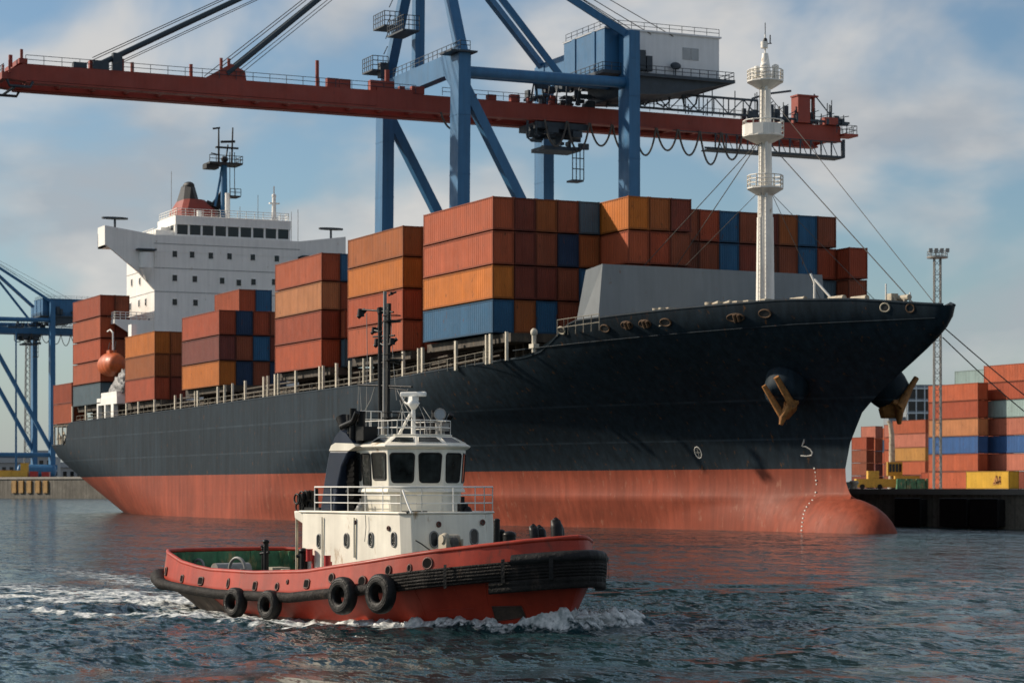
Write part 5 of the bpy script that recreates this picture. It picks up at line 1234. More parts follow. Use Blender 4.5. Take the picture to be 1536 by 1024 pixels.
# mooring lines from the bow to the quay
for a, b, lab in (((1417, 492), (1540, 577), 'upper mooring rope running from the bow to the quay'), ((1414, 506), (1540, 600), 'lower mooring rope running from the bow to the quay')):
    p0 = onD(a[0], a[1], 195); p1 = onD(b[0], b[1], 205); d_ = p1 - p0; k = (QZ + 1 - p0.z) / d_.z; p2 = p0 + d_ * k
    # carried on down to a bollard on the quay
    pts = [p0 + (p2 - p0) * u - Vector((0, 0, 1.2 * math.sin(math.pi * u))) for u in [i / 20 for i in range(21)]]
    mb = MB(); mb.tube(pts, .05, 6); tag(mb.build('mooring_rope', 'rope'), lab, 'rope', 'mooring ropes from the bow')
# ================================================================== THE TUG (local axes: x forward, y to port, z up)
TUG = thing('tugboat', 'small red and white harbour tug steaming right in the foreground', 'tugboat', TUG_LOC, TUG_RZ, world=False)
def T(px, py, y=None, x=None):
    a = (px - 768) / FPX
    if x is None: x = (a * (TUG_S.y + .588 * y) - TUG_S.x - .809 * y) / (.588 + .809 * a)
    else: y = (a * (TUG_S.y - .809 * x) - TUG_S.x - .588 * x) / (.809 - .588 * a)
    D = TUG_S.y - .809 * x + .588 * y
    return Vector((x, y, 4 + (HOR - py) * D / FPX))
DKT = [(-12.75, 0), (-12.7, .9), (-12.5, 1.7), (-12.0, 2.45), (-10.9, 3.0), (-8, 3.5), (-5, 3.65), (0, 3.60), (2, 3.45), (3.4, 3.15), (4.6, 2.75), (5.8, 2.1), (6.7, 1.5), (7.4, .92), (7.8, .5), (7.95, .25), (8.0, 0)]
WLT = [(-11.45, 0), (-11.3, .9)] + TWL[1:]
def zt(x): return tab(x, [(-11.7, 1.86), (-10.8, 1.80), (-9.5, 1.56), (-7, 1.38), (-4, 1.38), (-1, 1.50), (2, 1.84), (4.4, 2.18), (7, 2.52), (8.5, 2.68)])
def zf(x): return tab(x, [(-11.7, .98), (-10.7, .80), (-6, .66), (-1.5, .72), (2, 1.05), (4.4, 1.36), (8.5, 1.84)])
def hpt(u, v, sd=-1, inset=0.):
    xd = lerp(8.0, -12.75, u); xw = lerp(7.15, -11.45, u); bd = tab(xd, DKT); bw = tab(xw, WLT)
    if v < 0: return Vector((xw + v * .3, sd * bw * (1 + v * .3), v * 1.3))
    if v <= 1: return Vector((lerp(xw, xd, v), sd * max(0, lerp(bw, bd, v ** 1.25) - inset), v * zf(xd)))
    w_ = v - 1; x = xd - .28 * w_ * (max(0, xd - 6.5) / 2); return Vector((x - (inset if xd > 8 else 0) + (inset if xd < -12 else 0), sd * max(0, bd - .14 * w_ * min(1, bd) - inset), lerp(zf(xd), zt(xd), w_)))
NU = 110; US = [(1 - math.cos(math.pi * k / NU)) / 2 for k in range(NU + 1)]
def tug_hit(px, py, off=0., zmid=None):
    r = Vector(((px - 768) / FPX, 1, (HOR - py) / FPX))
    for k in range(1400):
        d = 58 + k * .02; X = r.x * d - TUG_S.x; D = d - TUG_S.y
        x = .588 * X - .809 * D; y = .809 * X + .588 * D; z = 4 + r.z * d
        v = z / max(.3, zf(x)); v = v if v < 1 else 1 + (z - zf(x)) / (zt(x) - zf(x))
        vv = min(1, v); X0 = lerp(7.15, 8.0, vv); X1 = lerp(-11.45, -12.75, vv); u = (X0 - x) / (X0 - X1)
        if 0 <= u <= 1:
            p = hpt(u, v)
            if y > p.y and y < -p.y:
                e = .01; a = hpt(min(1, u + e), v) - p; b = hpt(u, v + .05) - p; n = a.cross(b).normalized(); n = n if n.y < 0 else -n
                return Vector((x, y, z)) + n * off, n
    return None, None
mb = MB()
for sd in (-1, 1):
    for vs, mi in (((-1, -.4, 0, .12), 1), ((.12, .35, .6, .8, 1.0), 0), ((1.0, 1.3, 1.65, 2.0), 0)):
        rows = [[hpt(u, v, sd) for u in US] for v in vs]
        if sd < 0: rows = rows[::-1]
        mb.grid(rows, mi, True)
hull = mb.build('hull', ['tug_red', 'tug_boot'], TUG, weld=True)
# scuffed dark patch round the stern quarter below the rubbing band: plating of its own, a hair proud
mb = MB()
for sd in (-1, 1):
    us = [u for u in US if u > .72]; rows = [[hpt(u, v, sd) + Vector((-.012 if u > .98 else 0, sd * .014, 0)) for u in us] for v in (.02, .2, .4, .6, .8, .97)]
    mb.grid(rows if sd > 0 else rows[::-1], 0, True)
mb.build('stern_plating', 'tug_wear_recess_shade', TUG)
# inside of the bulwark, with ribs, and the deck
mb = MB()
for sd in (-1, 1):
    rows = [[hpt(u, v, sd, .10) for u in US] for v in (1.0, 1.3, 1.6, 1.93)]; mb.grid(rows, 0, True)
    for k in range(40, 104, 3):
        a = hpt(US[k], 1.0, sd, .12); b = hpt(US[k], 1.93, sd, .12); mb.beam(a, b, .05, .22, up=(0, sd, 0))
mb.build('bulwark_lining', 'tug_green', TUG)
mb = MB(); rows = [[hpt(u, .8 if lerp(8.0, -12.75, u) < 2 else 1.35, sd_, .16) for u in US] for sd_ in (-1, 1)]; mb.grid(rows, 0, False); mb.build('deck', 'deck_green', TUG)
mb = MB()
for sd in (-1, 1): mb.tube([hpt(u, 2.0, sd, .05) for u in US], .075, 7)
mb.ell(hpt(0, 2.0, -1, .05) + Vector((-.02, 0, 0)), (.085, .09, .078), 10, 8); mb.build('cap_rail', 'tug_red', TUG)
# rubbing band all round
def sweep(prof, u0, u1, dz=0., sd=-1, n=90, scale=None):
    rows = []
    for i in range(n + 1):
        u = lerp(u0, u1, i / n); p = hpt(u, 1, sd); q = hpt(min(1, u + .004), 1, sd) - hpt(max(0, u - .004), 1, sd)
        t_ = Vector((q.x, q.y, 0)).normalized(); nrm = Vector((t_.y, -t_.x, 0)); nrm = nrm if (nrm.y * sd > 0 or abs(nrm.y) < 1e-3) else -nrm
        if u < .002: nrm = Vector((1, 0, 0))
        if u > .998: nrm = Vector((-1, 0, 0))
        f_ = scale(u) if scale else 1; rows.append([p + nrm * (a * f_) + Vector((0, 0, b * f_ + dz)) for a, b in prof])
    return rows
circ = lambda r, c=0., k=12: [(c + r * math.cos(2 * math.pi * j / k), r * math.sin(2 * math.pi * j / k)) for j in range(k)]
def ucos(a, b, n): return [lerp(a, b, (1 - math.cos(math.pi * i / n)) / 2) for i in range(n + 1)]
mb = MB()
for sd in (-1, 1):
    r_ = sweep(circ(.155, .08), .215, 1.0, 0, sd, 220, scale=lambda u: 1 + .85 * min(1, max(0, (u - .86) / .09)) ** 1.5); mb.grid(r_, 0, True, True)
mb.build('rubbing_band', 'rubber_worn', TUG)
def grooved(h, d, n):
    pr = [(0, -h / 2)]
    for i in range(n):
        z0 = -h / 2 + h * i / n; s = h / n; e_ = 1 - .16 * abs((i + .5) / n * 2 - 1) ** 2; pr += [(d * .955 * e_, z0 + s * .03), (d * e_, z0 + s * .2), (d * 1.02 * e_, z0 + s * .5), (d * e_, z0 + s * .8), (d * .955 * e_, z0 + s * .97)]
    return pr + [(0, h / 2)]
for nm, h, d, n, u0, dz in (('bow_fender', .52, .30, 6, .225, .08), ('bow_fender', .34, .28, 2, .085, -.35)):
    mb = MB()
    for sd in (-1, 1):
        rows = sweep(grooved(h, d, n), 0, u0, dz, sd, 150); mb.grid(rows, 0, True)
        mb.add(rows[-1], [list(range(len(rows[-1])))])
    mb.build(nm, 'rubber_worn', TUG)
mb = MB()
for sd in (-1, 1): mb.grid(sweep(circ(.18, .16, 12), 0, .060, .34, sd, 100), 0, True, True)
mb.build('bow_fender', 'rubber', TUG)
mb = MB()
for u in (.065, .018, .135):
    for sd in (-1, 1):
        rw = sweep([(.0, -.24), (.34, -.24), (.36, .10), (.34, .42), (.0, .42)], u, u + .004, .0, sd, 2); mb.grid(rw, 0, False)
mb.build_all('fender_strap', 'rubber', TUG)
# tyres hung along the side
for px, py, s in ((353, 903, .90), (404.5, 907, .88), (514, 893, 1.06), (571, 890, 1.10)):
    c, n = tug_hit(px, 870 + (px - 353) * -.08, 0); c = T(px, py, y=c.y - .36); mb = MB()
    ax = Vector((.12, -1, .05)).normalized(); R1, r = .345 * s, .175 * s
    prof = [(R1 + r * .95, -.10), (R1 + r, 0), (R1 + r * .95, .10), (R1 + r * .62, .165), (R1, .18), (R1 - r * .55, .15), (R1 - r * .72, .09), (R1 - r * .6, 0), (R1 - r * .72, -.09), (R1 - r * .55, -.15), (R1, -.18), (R1 + r * .62, -.165), (R1 + r * .95, -.10)]
    mb.lathe(c, prof, 40, 0, ax)
    for rr in (R1 + r * .45, R1 + r * .15, R1 - r * .2): mb.torus(c + ax * .168, ax, rr, .012, 36, 5)
    ty = mb.build('tyre_fender', 'rubber', TUG)
# freeing ports and fairleads in the bulwark
for px, py, w_, h_, rd in ((249.6, 858, .15, .19, 0), (273.7, 869, .19, .17, 0), (301.8, 872.5, .24, .18, 0), (342.8, 876, .11, .22, 1), (383, 880, .16, .20, 0), (416, 881, .14, .17, 1), (431.6, 873.6, .05, .08, 1), (460.8, 876.8, .20, .19, 0), (498, 868, .19, .20, 1), (543.9, 873, .24, .22, 1), (582.9, 856.7, .15, .20, 1), (614.7, 853.3, .10, .16, 1), (641.9, 846, .25, .24, 1)):
    w_ *= 1.3; h_ *= 1.25; c, n = tug_hit(px, py - 1.5, .0)
    if c is None: continue
    ax = Vector((0, 0, 1)).cross(n).normalized(); up = n.cross(ax); k = 14
    def ring(f): return [c + ax * (w_ / 2 * f * (math.cos(a) if rd else max(-1, min(1, 1.25 * math.cos(a))))) + up * (h_ / 2 * f * (math.sin(a) if rd else max(-1, min(1, 1.25 * math.sin(a))))) for a in [2 * math.pi * q / k + .2 for q in range(k)]]
    mb = MB(); R0 = ring(1.0); mb.add([p + n * .03 for p in R0], [list(range(k))], 1); mb.tube([p + n * .012 for p in ring(1.06)], .03, 6, closed=True)  # black face painted in for the shade inside the opening
    mb.build('freeing_port', ['tug_boot', 'port_black'], TUG)
c, n = tug_hit(760, 917, .015); ax = Vector((0, 0, 1)).cross(n).normalized(); up = n.cross(ax)
P4 = [tug_hit(x, y, .012)[0] for x, y in ((738, 909), (782, 908), (789, 924), (744, 931))]
mb = MB(); mb.add(P4, [(0, 1, 2, 3)], 1); mb.tube(P4, .02, 5, closed=True); mb.build('recess_shade', ['tug_boot', 'tug_wear_recess_shade'], TUG)  # no real hollow: the recess's shade is a flat dark patch
# weld seams of the bow plating
for pts in (((678, 873), (688, 900), (694, 925), (700, 944)), ((727, 866), (729, 890), (733, 910)), ((620, 882), (632, 905), (640, 930)), ((600, 915), (650, 915), (700, 912), (740, 909)), ((790, 907), (830, 905))):
    q = [tug_hit(x, y, .0)[0] for x, y in pts]; q = [p for p in q if p]
    if len(q) > 1: MB().tube(q, .012, 5).build('weld_seam', 'tug_red', TUG)
# deck house --------------------------------------------------------------------------
HP = [(-4.0, -1.8), (1.75, -1.8), (2.12, -1.62), (2.27, -1.25), (2.34, .3), (2.2, .95), (1.5, 1.8), (-4.0, 1.8)]
HPT = [(x - (.22 if x > 0 else 0), y * .985) for x, y in HP]
ZH = 3.22
mb = MB(); mb.prism(HP, .35, ZH, 0, HPT); mb.prism([(x * 1.01 - (.12 if x < 0 else 0), y * 1.03) for x, y in HPT], ZH, ZH + .07)
house = mb.build('deckhouse', 'tug_white', TUG, bevel=.05)
mb = MB(); a = T(462, 781, y=-1.8); mb.ext([Vector((-4.55, -1.75, ZH + .05)), Vector((-4.0, -1.75, ZH + .05)), Vector((-4.0, -1.75, ZH - .35)), Vector((-4.5, -1.75, ZH - .18))], (0, 3.5, 0)); mb.build('house_overhang', 'tug_white', TUG, bevel=.03)
for q in (-1.7, 1.7): MB().cyl((-4.45, q, .4), (-4.45, q, ZH - .1), .045, n=8).build('awning_pole', 'beige_gear', TUG)
def porthole(c, n, w_, h_, parent, mname='grey_steel'):
    n = Vector(n).normalized(); ax = Vector((0, 0, 1)).cross(n).normalized(); up = n.cross(ax); k = 20
    P_ = [c + ax * (w_ / 2 * (1 if abs(math.cos(a)) > .0 else 1) * math.cos(a)) + up * (max(0, h_ / 2 - w_ / 2) * (1 if math.sin(a) > 0 else -1) + w_ / 2 * math.sin(a)) for a in [2 * math.pi * (q + .5) / k for q in range(k)]]
    mb = MB(); mb.tube([p + n * .01 for p in P_], .028, 6, closed=True); f = mb.build('porthole', mname, parent)
    mb = MB(); mb.add([p + n * .008 for p in P_], [list(range(k))]); mb.build('glass', 'dark_glass', f)
for px, py in ((479, 811), (520, 810), (556.7, 809), (591, 808.7)):
    zz = T(px, py, y=-1.8).z; yy = -1.8 * (1 - .015 * (zz - .35) / 2.87); porthole(T(px, py, y=yy - .006), (0, -1, 0), .23, .42, house)
def front_c(px, py):
    p = T(px, py, x=2.28); f = (p.z - .35) / 2.87; x = lerp(0, -.22, f) + tab(p.y, [(-1.25, 2.27), (.3, 2.34), (.95, 2.2)]) + .012; return T(px, py, x=x)
for px, py in ((651, 808.7), (711, 805)): porthole(front_c(px, py), (1, -.05, .07), .27, .46, house)
for px, py in ((658, 786), (724, 783)): porthole(front_c(px, py), (1, -.05, .07), .12, .13, house, 'tug_boot')
porthole(T(583, 792, y=-1.79), (0, -1, 0), .11, .11, house, 'tug_boot'); porthole(T(533, 783, y=-1.79), (0, -1, 0), .08, .08, house, 'tug_boot')
mb = MB(); a = T(514, 848, y=-1.83); b = T(548, 845, y=-1.83); mb.cyl(a, b, .03, n=8); mb.cyl(T(519, 811, y=-1.84), T(519, 800, y=-1.84), .012, n=5); mb.tube([T(548, 772, y=-1.84), T(549, 790, y=-1.84), T(547, 812, y=-1.84)], .012, 5); mb.build('grab_rail', 'grey_steel', house)
mb = MB(); mb.box((-.9, -1.86, 1.9), (-.86, -1.8, 3.1)); mb.box((-2.75, -1.85, 1.0), (-2.72, -1.8, 3.1)); mb.build('drain_pipe', 'tug_white', house)
# wheelhouse
WP = [(-2.05, -1.35), (.30, -1.35), (.95, -.80), (1.20, 0), (.95, .80), (.30, 1.35), (-2.05, 1.35)]
def scl(P_, k, cx=-.35): return [(cx + (x - cx) * k, y * k) for x, y in P_]
mb = MB(); mb.prism(scl(WP, .93), ZH + .07, 3.86, 0, scl(WP, .96)); mb.prism(scl(WP, 1.05), 3.86, 3.98, 0, scl(WP, 1.02)); mb.prism(scl(WP, 1.0), 3.98, 5.14, 0, scl(WP, 1.055))
mb.prism(scl(WP, 1.06), 5.14, 5.22, 0, scl(WP, 1.15)); mb.prism(scl(WP, 1.15), 5.22, 5.27); mb.prism(scl(WP, 1.14), 5.27, 5.56, 0, scl(WP, .76)); mb.prism(scl(WP, .78), 5.56, 5.60)
wh = mb.build('wheelhouse', 'tug_white', TUG, bevel=.018)
def facet_win(i, t0, t1, z0=4.20, z1=5.04, parent=wh, nm='window', rr=.07):
    a0, b0 = [Vector((*q, 3.98)) for q in (scl(WP, 1.0)[i], scl(WP, 1.0)[i + 1])]; a1, b1 = [Vector((*q, 5.14)) for q in (scl(WP, 1.055)[i], scl(WP, 1.055)[i + 1])]
    def S(t, z): v = (z - 3.98) / 1.16; t = (t0 + t1) / 2 + (t - (t0 + t1) / 2) * (1.05 + .16 * (v - .6)); return a0.lerp(b0, t).lerp(a1.lerp(b1, t), v)
    n = (b0 - a0).cross(a1 - a0).normalized(); n = n if n.dot(Vector((a0.x + b0.x + .7, a0.y + b0.y, 0))) > 0 else -n
    L = (b0 - a0).length; dt = rr / L; P_ = []
    for cx, cz, st in ((t0 + dt, z0 + rr, 180), (t1 - dt, z0 + rr, 270), (t1 - dt, z1 - rr, 0), (t0 + dt, z1 - rr, 90)):
        for k in range(5): a = R(st + 22.5 * k); P_.append(S(cx + dt * math.cos(a), cz + rr * math.sin(a)))
    mb = MB(); mb.tube([p + n * .006 for p in P_], .026, 6, closed=True); f = mb.build(nm, 'black_paint', parent)
    mb = MB(); mb.add([p + n * .010 for p in P_], [list(range(len(P_)))]); mb.build('glass', 'tug_glass', f)
facet_win(0, .10, .38, 4.22); facet_win(0, .42, .60, 4.05, 5.02, nm='side_door'); facet_win(0, .66, .95, 4.24)
facet_win(1, .12, .90, 4.16, 5.02, rr=.09); facet_win(2, .13, .86, 4.16, 5.02, rr=.09); facet_win(3, .13, .88, 4.16, 5.02, rr=.09); facet_win(4, .12, .9, 4.16, 5.02); facet_win(5, .05, .32); facet_win(5, .40, .58, 4.05, 5.02, nm='side_door'); facet_win(5, .66, .95)
# roof lights
for i, (t0, t1) in ((0, (.62, .93)), (1, (.10, .92)), (2, (.08, .92)), (3, (.08, .92)), (4, (.1, .9)), (5, (.07, .4))):
    a0, b0 = [Vector((*q, 5.27)) for q in (scl(WP, 1.14)[i], scl(WP, 1.14)[i + 1])]; a1, b1 = [Vector((*q, 5.56)) for q in (scl(WP, .76)[i], scl(WP, .76)[i + 1])]
    S = lambda t, v: a0.lerp(b0, t).lerp(a1.lerp(b1, t), v); n = (b0 - a0).cross(a1 - a0).normalized(); n = n if n.z > 0 else -n
    P_ = [S(t0, .22) + n * .006, S(t1, .22) + n * .006, S(t1 * .97, .80) + n * .006, S(t0 + .03, .80) + n * .006]
    mb = MB(); mb.tube(P_, .014, 5, closed=True); f = mb.build('roof_light', 'tug_white', wh); MB().add([p + n * .004 for p in P_], [(0, 1, 2, 3)]).build('glass', 'tug_glass', f)
# rails
mb = MB(); z = ZH + .08; path = [(-3.3, -1.74, z), (1.55, -1.74, z), (2.0, -1.3, z), (2.05, .9, z), (1.3, 1.74, z), (-3.3, 1.74, z)]
mb.rail(path, .72, .95, .017, 2); mb.tube([Vector(p) + Vector((0, 0, .72)) for p in path], .024, 6); house_rail = mb.build('guard_rail', 'ship_white', TUG)
mb = MB(); mb.tube([T(604, 735, y=-1.74), T(610, 752, y=-1.8), T(617, 769, y=-1.8)], .026, 6); mb.build('ladder_stile', 'ship_white', TUG)
mb = MB(); z = 5.6; path = [(-1.9, -.95, z), (.15, -.95, z), (.65, -.45, z), (.8, .2, z)]; mb.rail(path, .42, .55, .014, 1); mb.rail([(-1.9, .95, z), (.2, .95, z), (.8, .2, z)], .42, .7, .014, 1)
for y in (-.95, .95): mb.rail([(-1.9, y, z), (-1.9, y * .2, z)], .75, .45, .014, 2)
mb.build('roof_rail', 'ship_white', wh)
# funnels
for sd in (-1, 1):
    def F(px, py): p = T(px, py, y=-1.72); return Vector((p.x, sd * 1.72, p.z))
    low = [F(480, 770), F(486, 722), F(491, 690), F(494, 676), F(523, 676), F(512, 700), F(506, 730), F(502, 770)]; band = [F(494, 676), F(497, 668), F(503, 664), F(530, 665), F(534, 669), F(523, 676)]; top = [F(497, 668), F(502, 656), F(510, 645), F(519, 650), F(530, 665), F(503, 664)]
    low = [Vector((p.x, p.y, max(ZH + .07, p.z))) for p in low]
    mb = MB(); mb.ext(low, (0, -sd * .75, 0)); f = mb.build('funnel', 'tug_navy', TUG, bevel=.05)
    mb = MB(); mb.ext([p + Vector((0, sd * .012, .003)) for p in band], (0, -sd * .78, 0)); mb.build('funnel_band', 'tug_white', f)
    mb = MB(); mb.ext([p + Vector((0, 0, .006)) for p in top], (0, -sd * .70, 0)); mb.build('funnel_cap', 'tug_navy', f)
    mb = MB(); b0 = F(516, 690)
    mb.box((b0.x - .1, sd * 1.55, ZH + .07), (b0.x + .30, sd * .9, 4.85))
    for k in range(9): z = ZH + .25 + k * .17; mb.box((b0.x - .1, sd * 1.57, z), (b0.x + .28, sd * 1.555, z + .05))
    mb.build('engine_casing', 'port_black', TUG)
    mb = MB()
    for (a, b, r0, r1) in (((512, 664), (499, 626), .13, .20), ((520, 664), (517, 622), .12, .12), ((529, 664), (531, 616), .13, .14), ((524, 660), (525, 612), .10, .11)):
        A, B = F(*a), F(*b); oy = Vector((0, -sd * rnd.uniform(.1, .55), 0)); mb.cyl(A + oy, B + oy, r0, r1, 12)
    A, B = F(518, 640), F(540, 655); mb.box((A.x, sd * 1.6, B.z - .1), (B.x, sd * 1.1, A.z)); mb.tube([F(512, 640), F(530, 632), F(536, 618)], .09, 8)
    mb.build('exhaust_pipe', 'black_paint', f)
# mast with yards, lamps and ladder
mb = MB(); mb.cyl(T(577, 665, y=0), T(577.5, 437, y=0), .075, .055, 12); mb.build('mast', 'grey_steel', TUG)
mb = MB(); mb.cyl(T(571, 665, y=0), T(570, 470, y=0), .085, .07, 10); mb.cyl(T(571, 470, y=0), T(569.5, 462, y=0), .10, n=8); mb.beam(T(580.5, 655, y=0), T(583, 455, y=0), .10, .13); mst = mb.build('mast', 'black_paint', TUG)
mb = MB()
for k in range(28): py = 650 - k * 7; mb.cyl(T(571, py, y=0), T(580, py, y=0), .014, n=4)
for a, b, r in (((539, 464), (590, 468), .03), ((537, 577), (618, 580), .035), ((562, 578), (612, 586), .02), ((562, 545), (600, 541), .03), ((560, 505), (592, 503), .03), ((560, 495), (572, 498), .05), ((576, 540), (600, 546), .03), ((565, 512), (578, 519), .05)): mb.cyl(T(*a, y=0), T(*b, y=0), r, n=6)
for c, w_ in (((588, 483), .28), ((590, 541), .3), ((588, 628), .3)): p = T(*c, y=0); mb.cyl(p, p + Vector((0, 0, .05)), w_, n=12); mb.torus(p + Vector((0, 0, .2)), (0, 0, 1), w_, .012, 16, 4)
mb.build('mast_yard', 'black_paint', mst)
for (px, py, r) in ((541, 469, .12), (561, 495, .09), (566, 513, .11), (588, 512, .10), (587, 440, .05)):
    p = T(px, py, y=0); mb = MB(); mb.cyl(p + Vector((0, 0, -r)), p + Vector((0, 0, r)), r, r * .8, 10); mb.cyl(p + Vector((-.08, -.05, -r * 1.2)), p + Vector((.12, .1, r * .8)), r * .6, n=8); mb.build('mast_lamp', 'black_paint', mst)
for pts in (((550, 470), (551, 540), (549, 650)), ((538, 578), (536, 650)), ((540, 580), (545, 660)), ((612, 583), (606, 600), (594, 640)), ((562, 580), (556, 600), (546, 618)), ((586, 470), (590, 545), (595, 600))):
    MB().tube([T(*p, y=0) for p in pts], .011, 4).build('wire', 'grey_steel', TUG)
for pts in (((600, 600), (612, 640)), ((596, 585), (625, 640))): MB().tube([T(*p, y=0) for p in pts], .016, 5).build('stay', 'grey_steel', TUG)
# radar
mb = MB(); c = T(620, 655, y=.1); t_ = T(620, 608, y=.1); mb.cyl(c, t_, .075, .06, 12); mb.cyl(T(598, 652, y=.1), T(616, 620, y=.1), .045, n=8); mb.lathe(t_ - Vector((0, 0, .02)), [(.07, -.1), (.16, .02), (.20, .10), (.10, .20), (.06, .24)], 16); p = t_ + Vector((0, 0, .26)); mb.box(p - Vector((.12, .12, .12)), p + Vector((.12, .12, .02)))
mb.tube([T(602, 594, y=.1), T(606, 602, y=.1), T(614, 608, y=.1)], .03, 6); rd_ = mb.build('radar_post', 'ship_white', TUG)
mb = MB(); q = T(620, 591, y=.1); dv = Vector((.62, .42, 0)).normalized(); mb.beam(q - dv * .42, q + dv * .42, .13, .15); mb.build('radar_bar', 'ship_white', rd_, bevel=.04)
mb = MB(); mb.tube([T(641, 652, y=.2), T(636, 625, y=.2), T(628, 608, y=.2)], .012, 4); mb.tube([T(645, 650, y=.2), T(646, 628, y=.2), T(634, 610, y=.2)], .012, 4); mb.build('cable', 'grey_steel', rd_)
# searchlight
c = T(660, 652, y=.75); t_ = T(660, 634, y=.75); mb = MB(); mb.cyl(c, t_, .15, .15, 14); mb.box(t_ + Vector((.1, -.18, -.25)), t_ + Vector((.25, .18, -.0))); sl = mb.build('searchlight', 'grey_steel', TUG)
q = T(660.5, 622, y=.75); ax = Vector((.75, -.6, .1)).normalized(); mb = MB(); mb.lathe(q - ax * .14, [(.02, -.02), (.12, 0), (.165, .08), (.18, .22), (.17, .26)], 18, 0, ax); mb.torus(q + ax * .12, ax, .17, .02, 20, 6); mb.tube([q - Vector((0, 0, .22)) + ax.cross(Vector((0, 0, 1))) * .2 * k for k in (-1, 1)], .02, 5); mb.build('lamp_housing', 'grey_steel', sl)
mb = MB(); mb.cyl(q + ax * .06, q + ax * .13, .155, n=18); mb.build('lens', 'lamp_lens', sl)
# aft deck gear
def bitt(px, pyt, y, r, name='bitt', m='black_paint', cap=True):
    p = T(px, pyt, y=y); mb = MB(); z0 = tab(p.x, [(-12, .45), (1.5, .5), (3, 1.3), (9, 1.8)]); mb.cyl((p.x, p.y, z0), (p.x, p.y, p.z), r, r * .85, 14)
    if cap: mb.ell((p.x, p.y, p.z), (r * 1.15, r * 1.15, r * .8), 14, 8); mb.cyl((p.x - r * 1.5, p.y - r, p.z - .16), (p.x - r * .2, p.y, p.z - .16), r * .4, n=8)
    return mb.build(name, m, TUG)
bitt(399, 812, -.8, .10); bitt(395, 822, -.4, .07); bitt(455, 826, -1.9, .13); bitt(449, 832, -1.6, .10)
mb = MB(); p = T(403, 828, y=-.8); q = T(391, 830, y=-.8); mb.cyl(p, q, .05, n=8); mb.build('cross_bar', 'black_paint', TUG)
for px, py, R_, y in ((298, 848, .26, -.9), (356, 852, .40, -1.0)):
    p = T(px, py, y=y); mb = MB(); mb.tube([p + Vector((math.cos(a) * R_ * .9, math.cos(a) * R_ * .25, math.sin(a) * R_ - .05)) for a in [math.pi * k / 12 for k in range(13)]], .055, 8); mb.cyl((p.x - R_ * .8, p.y, .5), (p.x - R_ * .8, p.y, p.z), .06, n=8); mb.cyl((p.x + R_ * .8, p.y, .5), (p.x + R_ * .8, p.y, p.z), .06, n=8); mb.build('towing_hoop', 'grey_steel', TUG)
mb = MB(); p = T(345, 856, y=-.6); mb.box((p.x - .5, p.y - .4, .5), (p.x + .7, p.y + .5, p.z + .02)); mb.cyl((p.x, p.y - .6, p.z), (p.x, p.y + .7, p.z), .28, n=16); mb.build('towing_winch', 'grey_steel', TUG)
mb = MB(); p = T(415, 850, y=1.2); mb.box((p.x - .3, p.y - .4, .5), (p.x + .4, p.y + .3, p.z)); p = T(428, 853, y=.6); mb.cyl((p.x, p.y, .5), (p.x, p.y, p.z), .16, n=12); mb.build('deck_locker', 'beige_gear', TUG)
for px, py, y in ((464, 832, -1.95), (491, 842, -2.25)):
    p = T(px, py, y=y); mb = MB(); mb.cyl(p - Vector((0, 0, .17)), p + Vector((0, 0, .17)), .105, n=16); mb.cyl(p + Vector((0, 0, .17)), p + Vector((0, 0, .19)), .115, n=16); mb.cyl(p - Vector((0, 0, .19)), p - Vector((0, 0, .17)), .115, n=16); mb.box((p.x - .03, p.y + .09, .45), (p.x + .03, p.y + .15, p.z)); mb.build('red_canister', 'red_can', TUG)
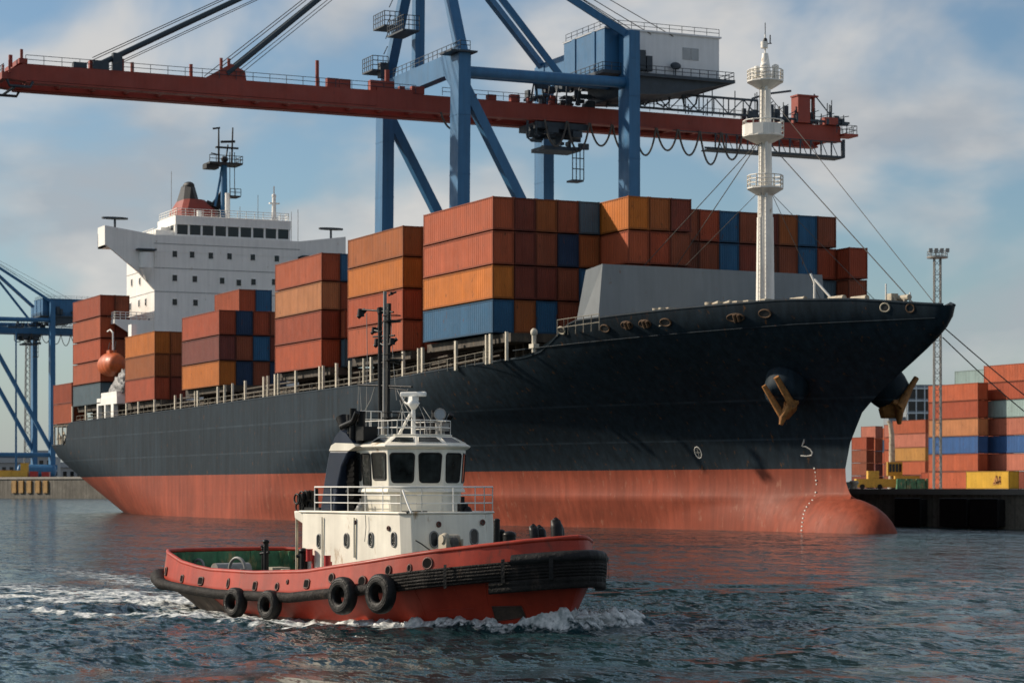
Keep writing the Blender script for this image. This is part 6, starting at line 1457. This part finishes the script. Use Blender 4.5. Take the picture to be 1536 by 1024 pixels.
# vents and boxes at the aft end of the house top
mb = MB(); p = T(461, 768, y=-1.2)
for k, (px, py, s) in enumerate(((456, 748, .16), (463, 744, .15), (469, 742, .13), (458, 760, .15), (467, 758, .17))): q = T(px, py, y=-1.2 + .1 * k); mb.cbox(q, (s * 2, s * 2, s * 2.1)); mb.torus(q + Vector((-.1, -.2, 0)), (0, 1, 0), s, .03, 14, 5)
mb.cyl((p.x, -1.1, ZH), (p.x, -1.1, ZH + .7), .05, n=6); mb.cyl((p.x + .4, -1.1, ZH), (p.x + .4, -1.1, ZH + .75), .05, n=6); mb.box((-4.5, -1.4, ZH + .07), (-3.6, .9, ZH + .16)); mb.build('hose_reel', 'black_paint', TUG)
mb = MB(); q = T(541, 762, y=-1.55); mb.ell(q, (.16, .14, .16), 10, 8); mb.cyl(q, q + Vector((0, 0, .3)), .03, n=6); mb.cyl(q + Vector((-.1, 0, .1)), (q.x - .3, q.y, ZH + .1), .03, n=6); mb.build('hanging_buoy', 'grey_steel', TUG)
mb = MB(); q = T(694, 762, x=1.75); mb.cbox(q, (.2, .25, .3)); mb.cyl(q, q + Vector((0, 0, .35)), .06, n=8); mb.ell(q + Vector((.1, .1, -.1)), (.15, .15, .17), 10, 8); q = T(622, 768, x=1.7); mb.cbox(q, (.3, .7, .08)); mb.build('deck_box', 'black_paint', TUG)
# foredeck gear
mb = MB(); q = T(672, 808, x=3.3); mb.cyl(q - Vector((0, .25, 0)), q + Vector((0, .35, 0)), .13, n=14); mb.ell(q + Vector((0, -.1, .02)), (.17, .15, .16), 12, 8); mb.box((q.x - .2, q.y - .2, 1.4), (q.x + .2, q.y + .4, q.z)); mb.build('windlass', 'beige_gear', TUG)
mb = MB(); q = T(681, 812, x=3.5); mb.ell(q, (.12, .14, .14), 12, 8); mb.box((q.x - .1, q.y - .1, 1.4), (q.x + .1, q.y + .1, q.z)); q = T(632, 815, x=3.0); mb.tube([(q.x, q.y - .2, q.z + .1), (q.x, q.y, q.z), (q.x, q.y + .4, q.z - .25)], .02, 5); mb.build('rope_drum', 'rope', TUG)
for px, py, w_, y, k in ((751, 797, .13, .2, 0), (745, 780, .10, -.2, 0), (764, 802, .20, .3, 1)):
    q = T(px, py, y=y); mb = MB(); mb.cyl((q.x, q.y, 1.6), q, w_, w_ * .95, 14); mb.ell(q, (w_, w_, w_ * .6), 12, 8); mb.build('bitt', 'black_paint', TUG)
for px, pyt, pyb, w_, y in ((800, 789, 806, .14, -.35), (809, 791, 806, .17, -.1), (834, 780, 806, .17, -.25), (838, 786, 806, .14, .1)):
    a = T(px, pyt, y=y); b = T(px + 2, pyb, y=y); mb = MB(); mb.tube([b - Vector((0, 0, .4)), b, b.lerp(a, .6), a + Vector((-.02, 0, 0)), a + Vector((.02, 0, .02))], lambda u: w_ * (1 - .55 * max(0, u - .6) / .4), 12); mb.ell(a, (w_ * .5, w_ * .5, w_ * .4), 10, 6); mb.build('bow_bollard', 'black_paint', TUG)
bpy.context.view_layer.update()
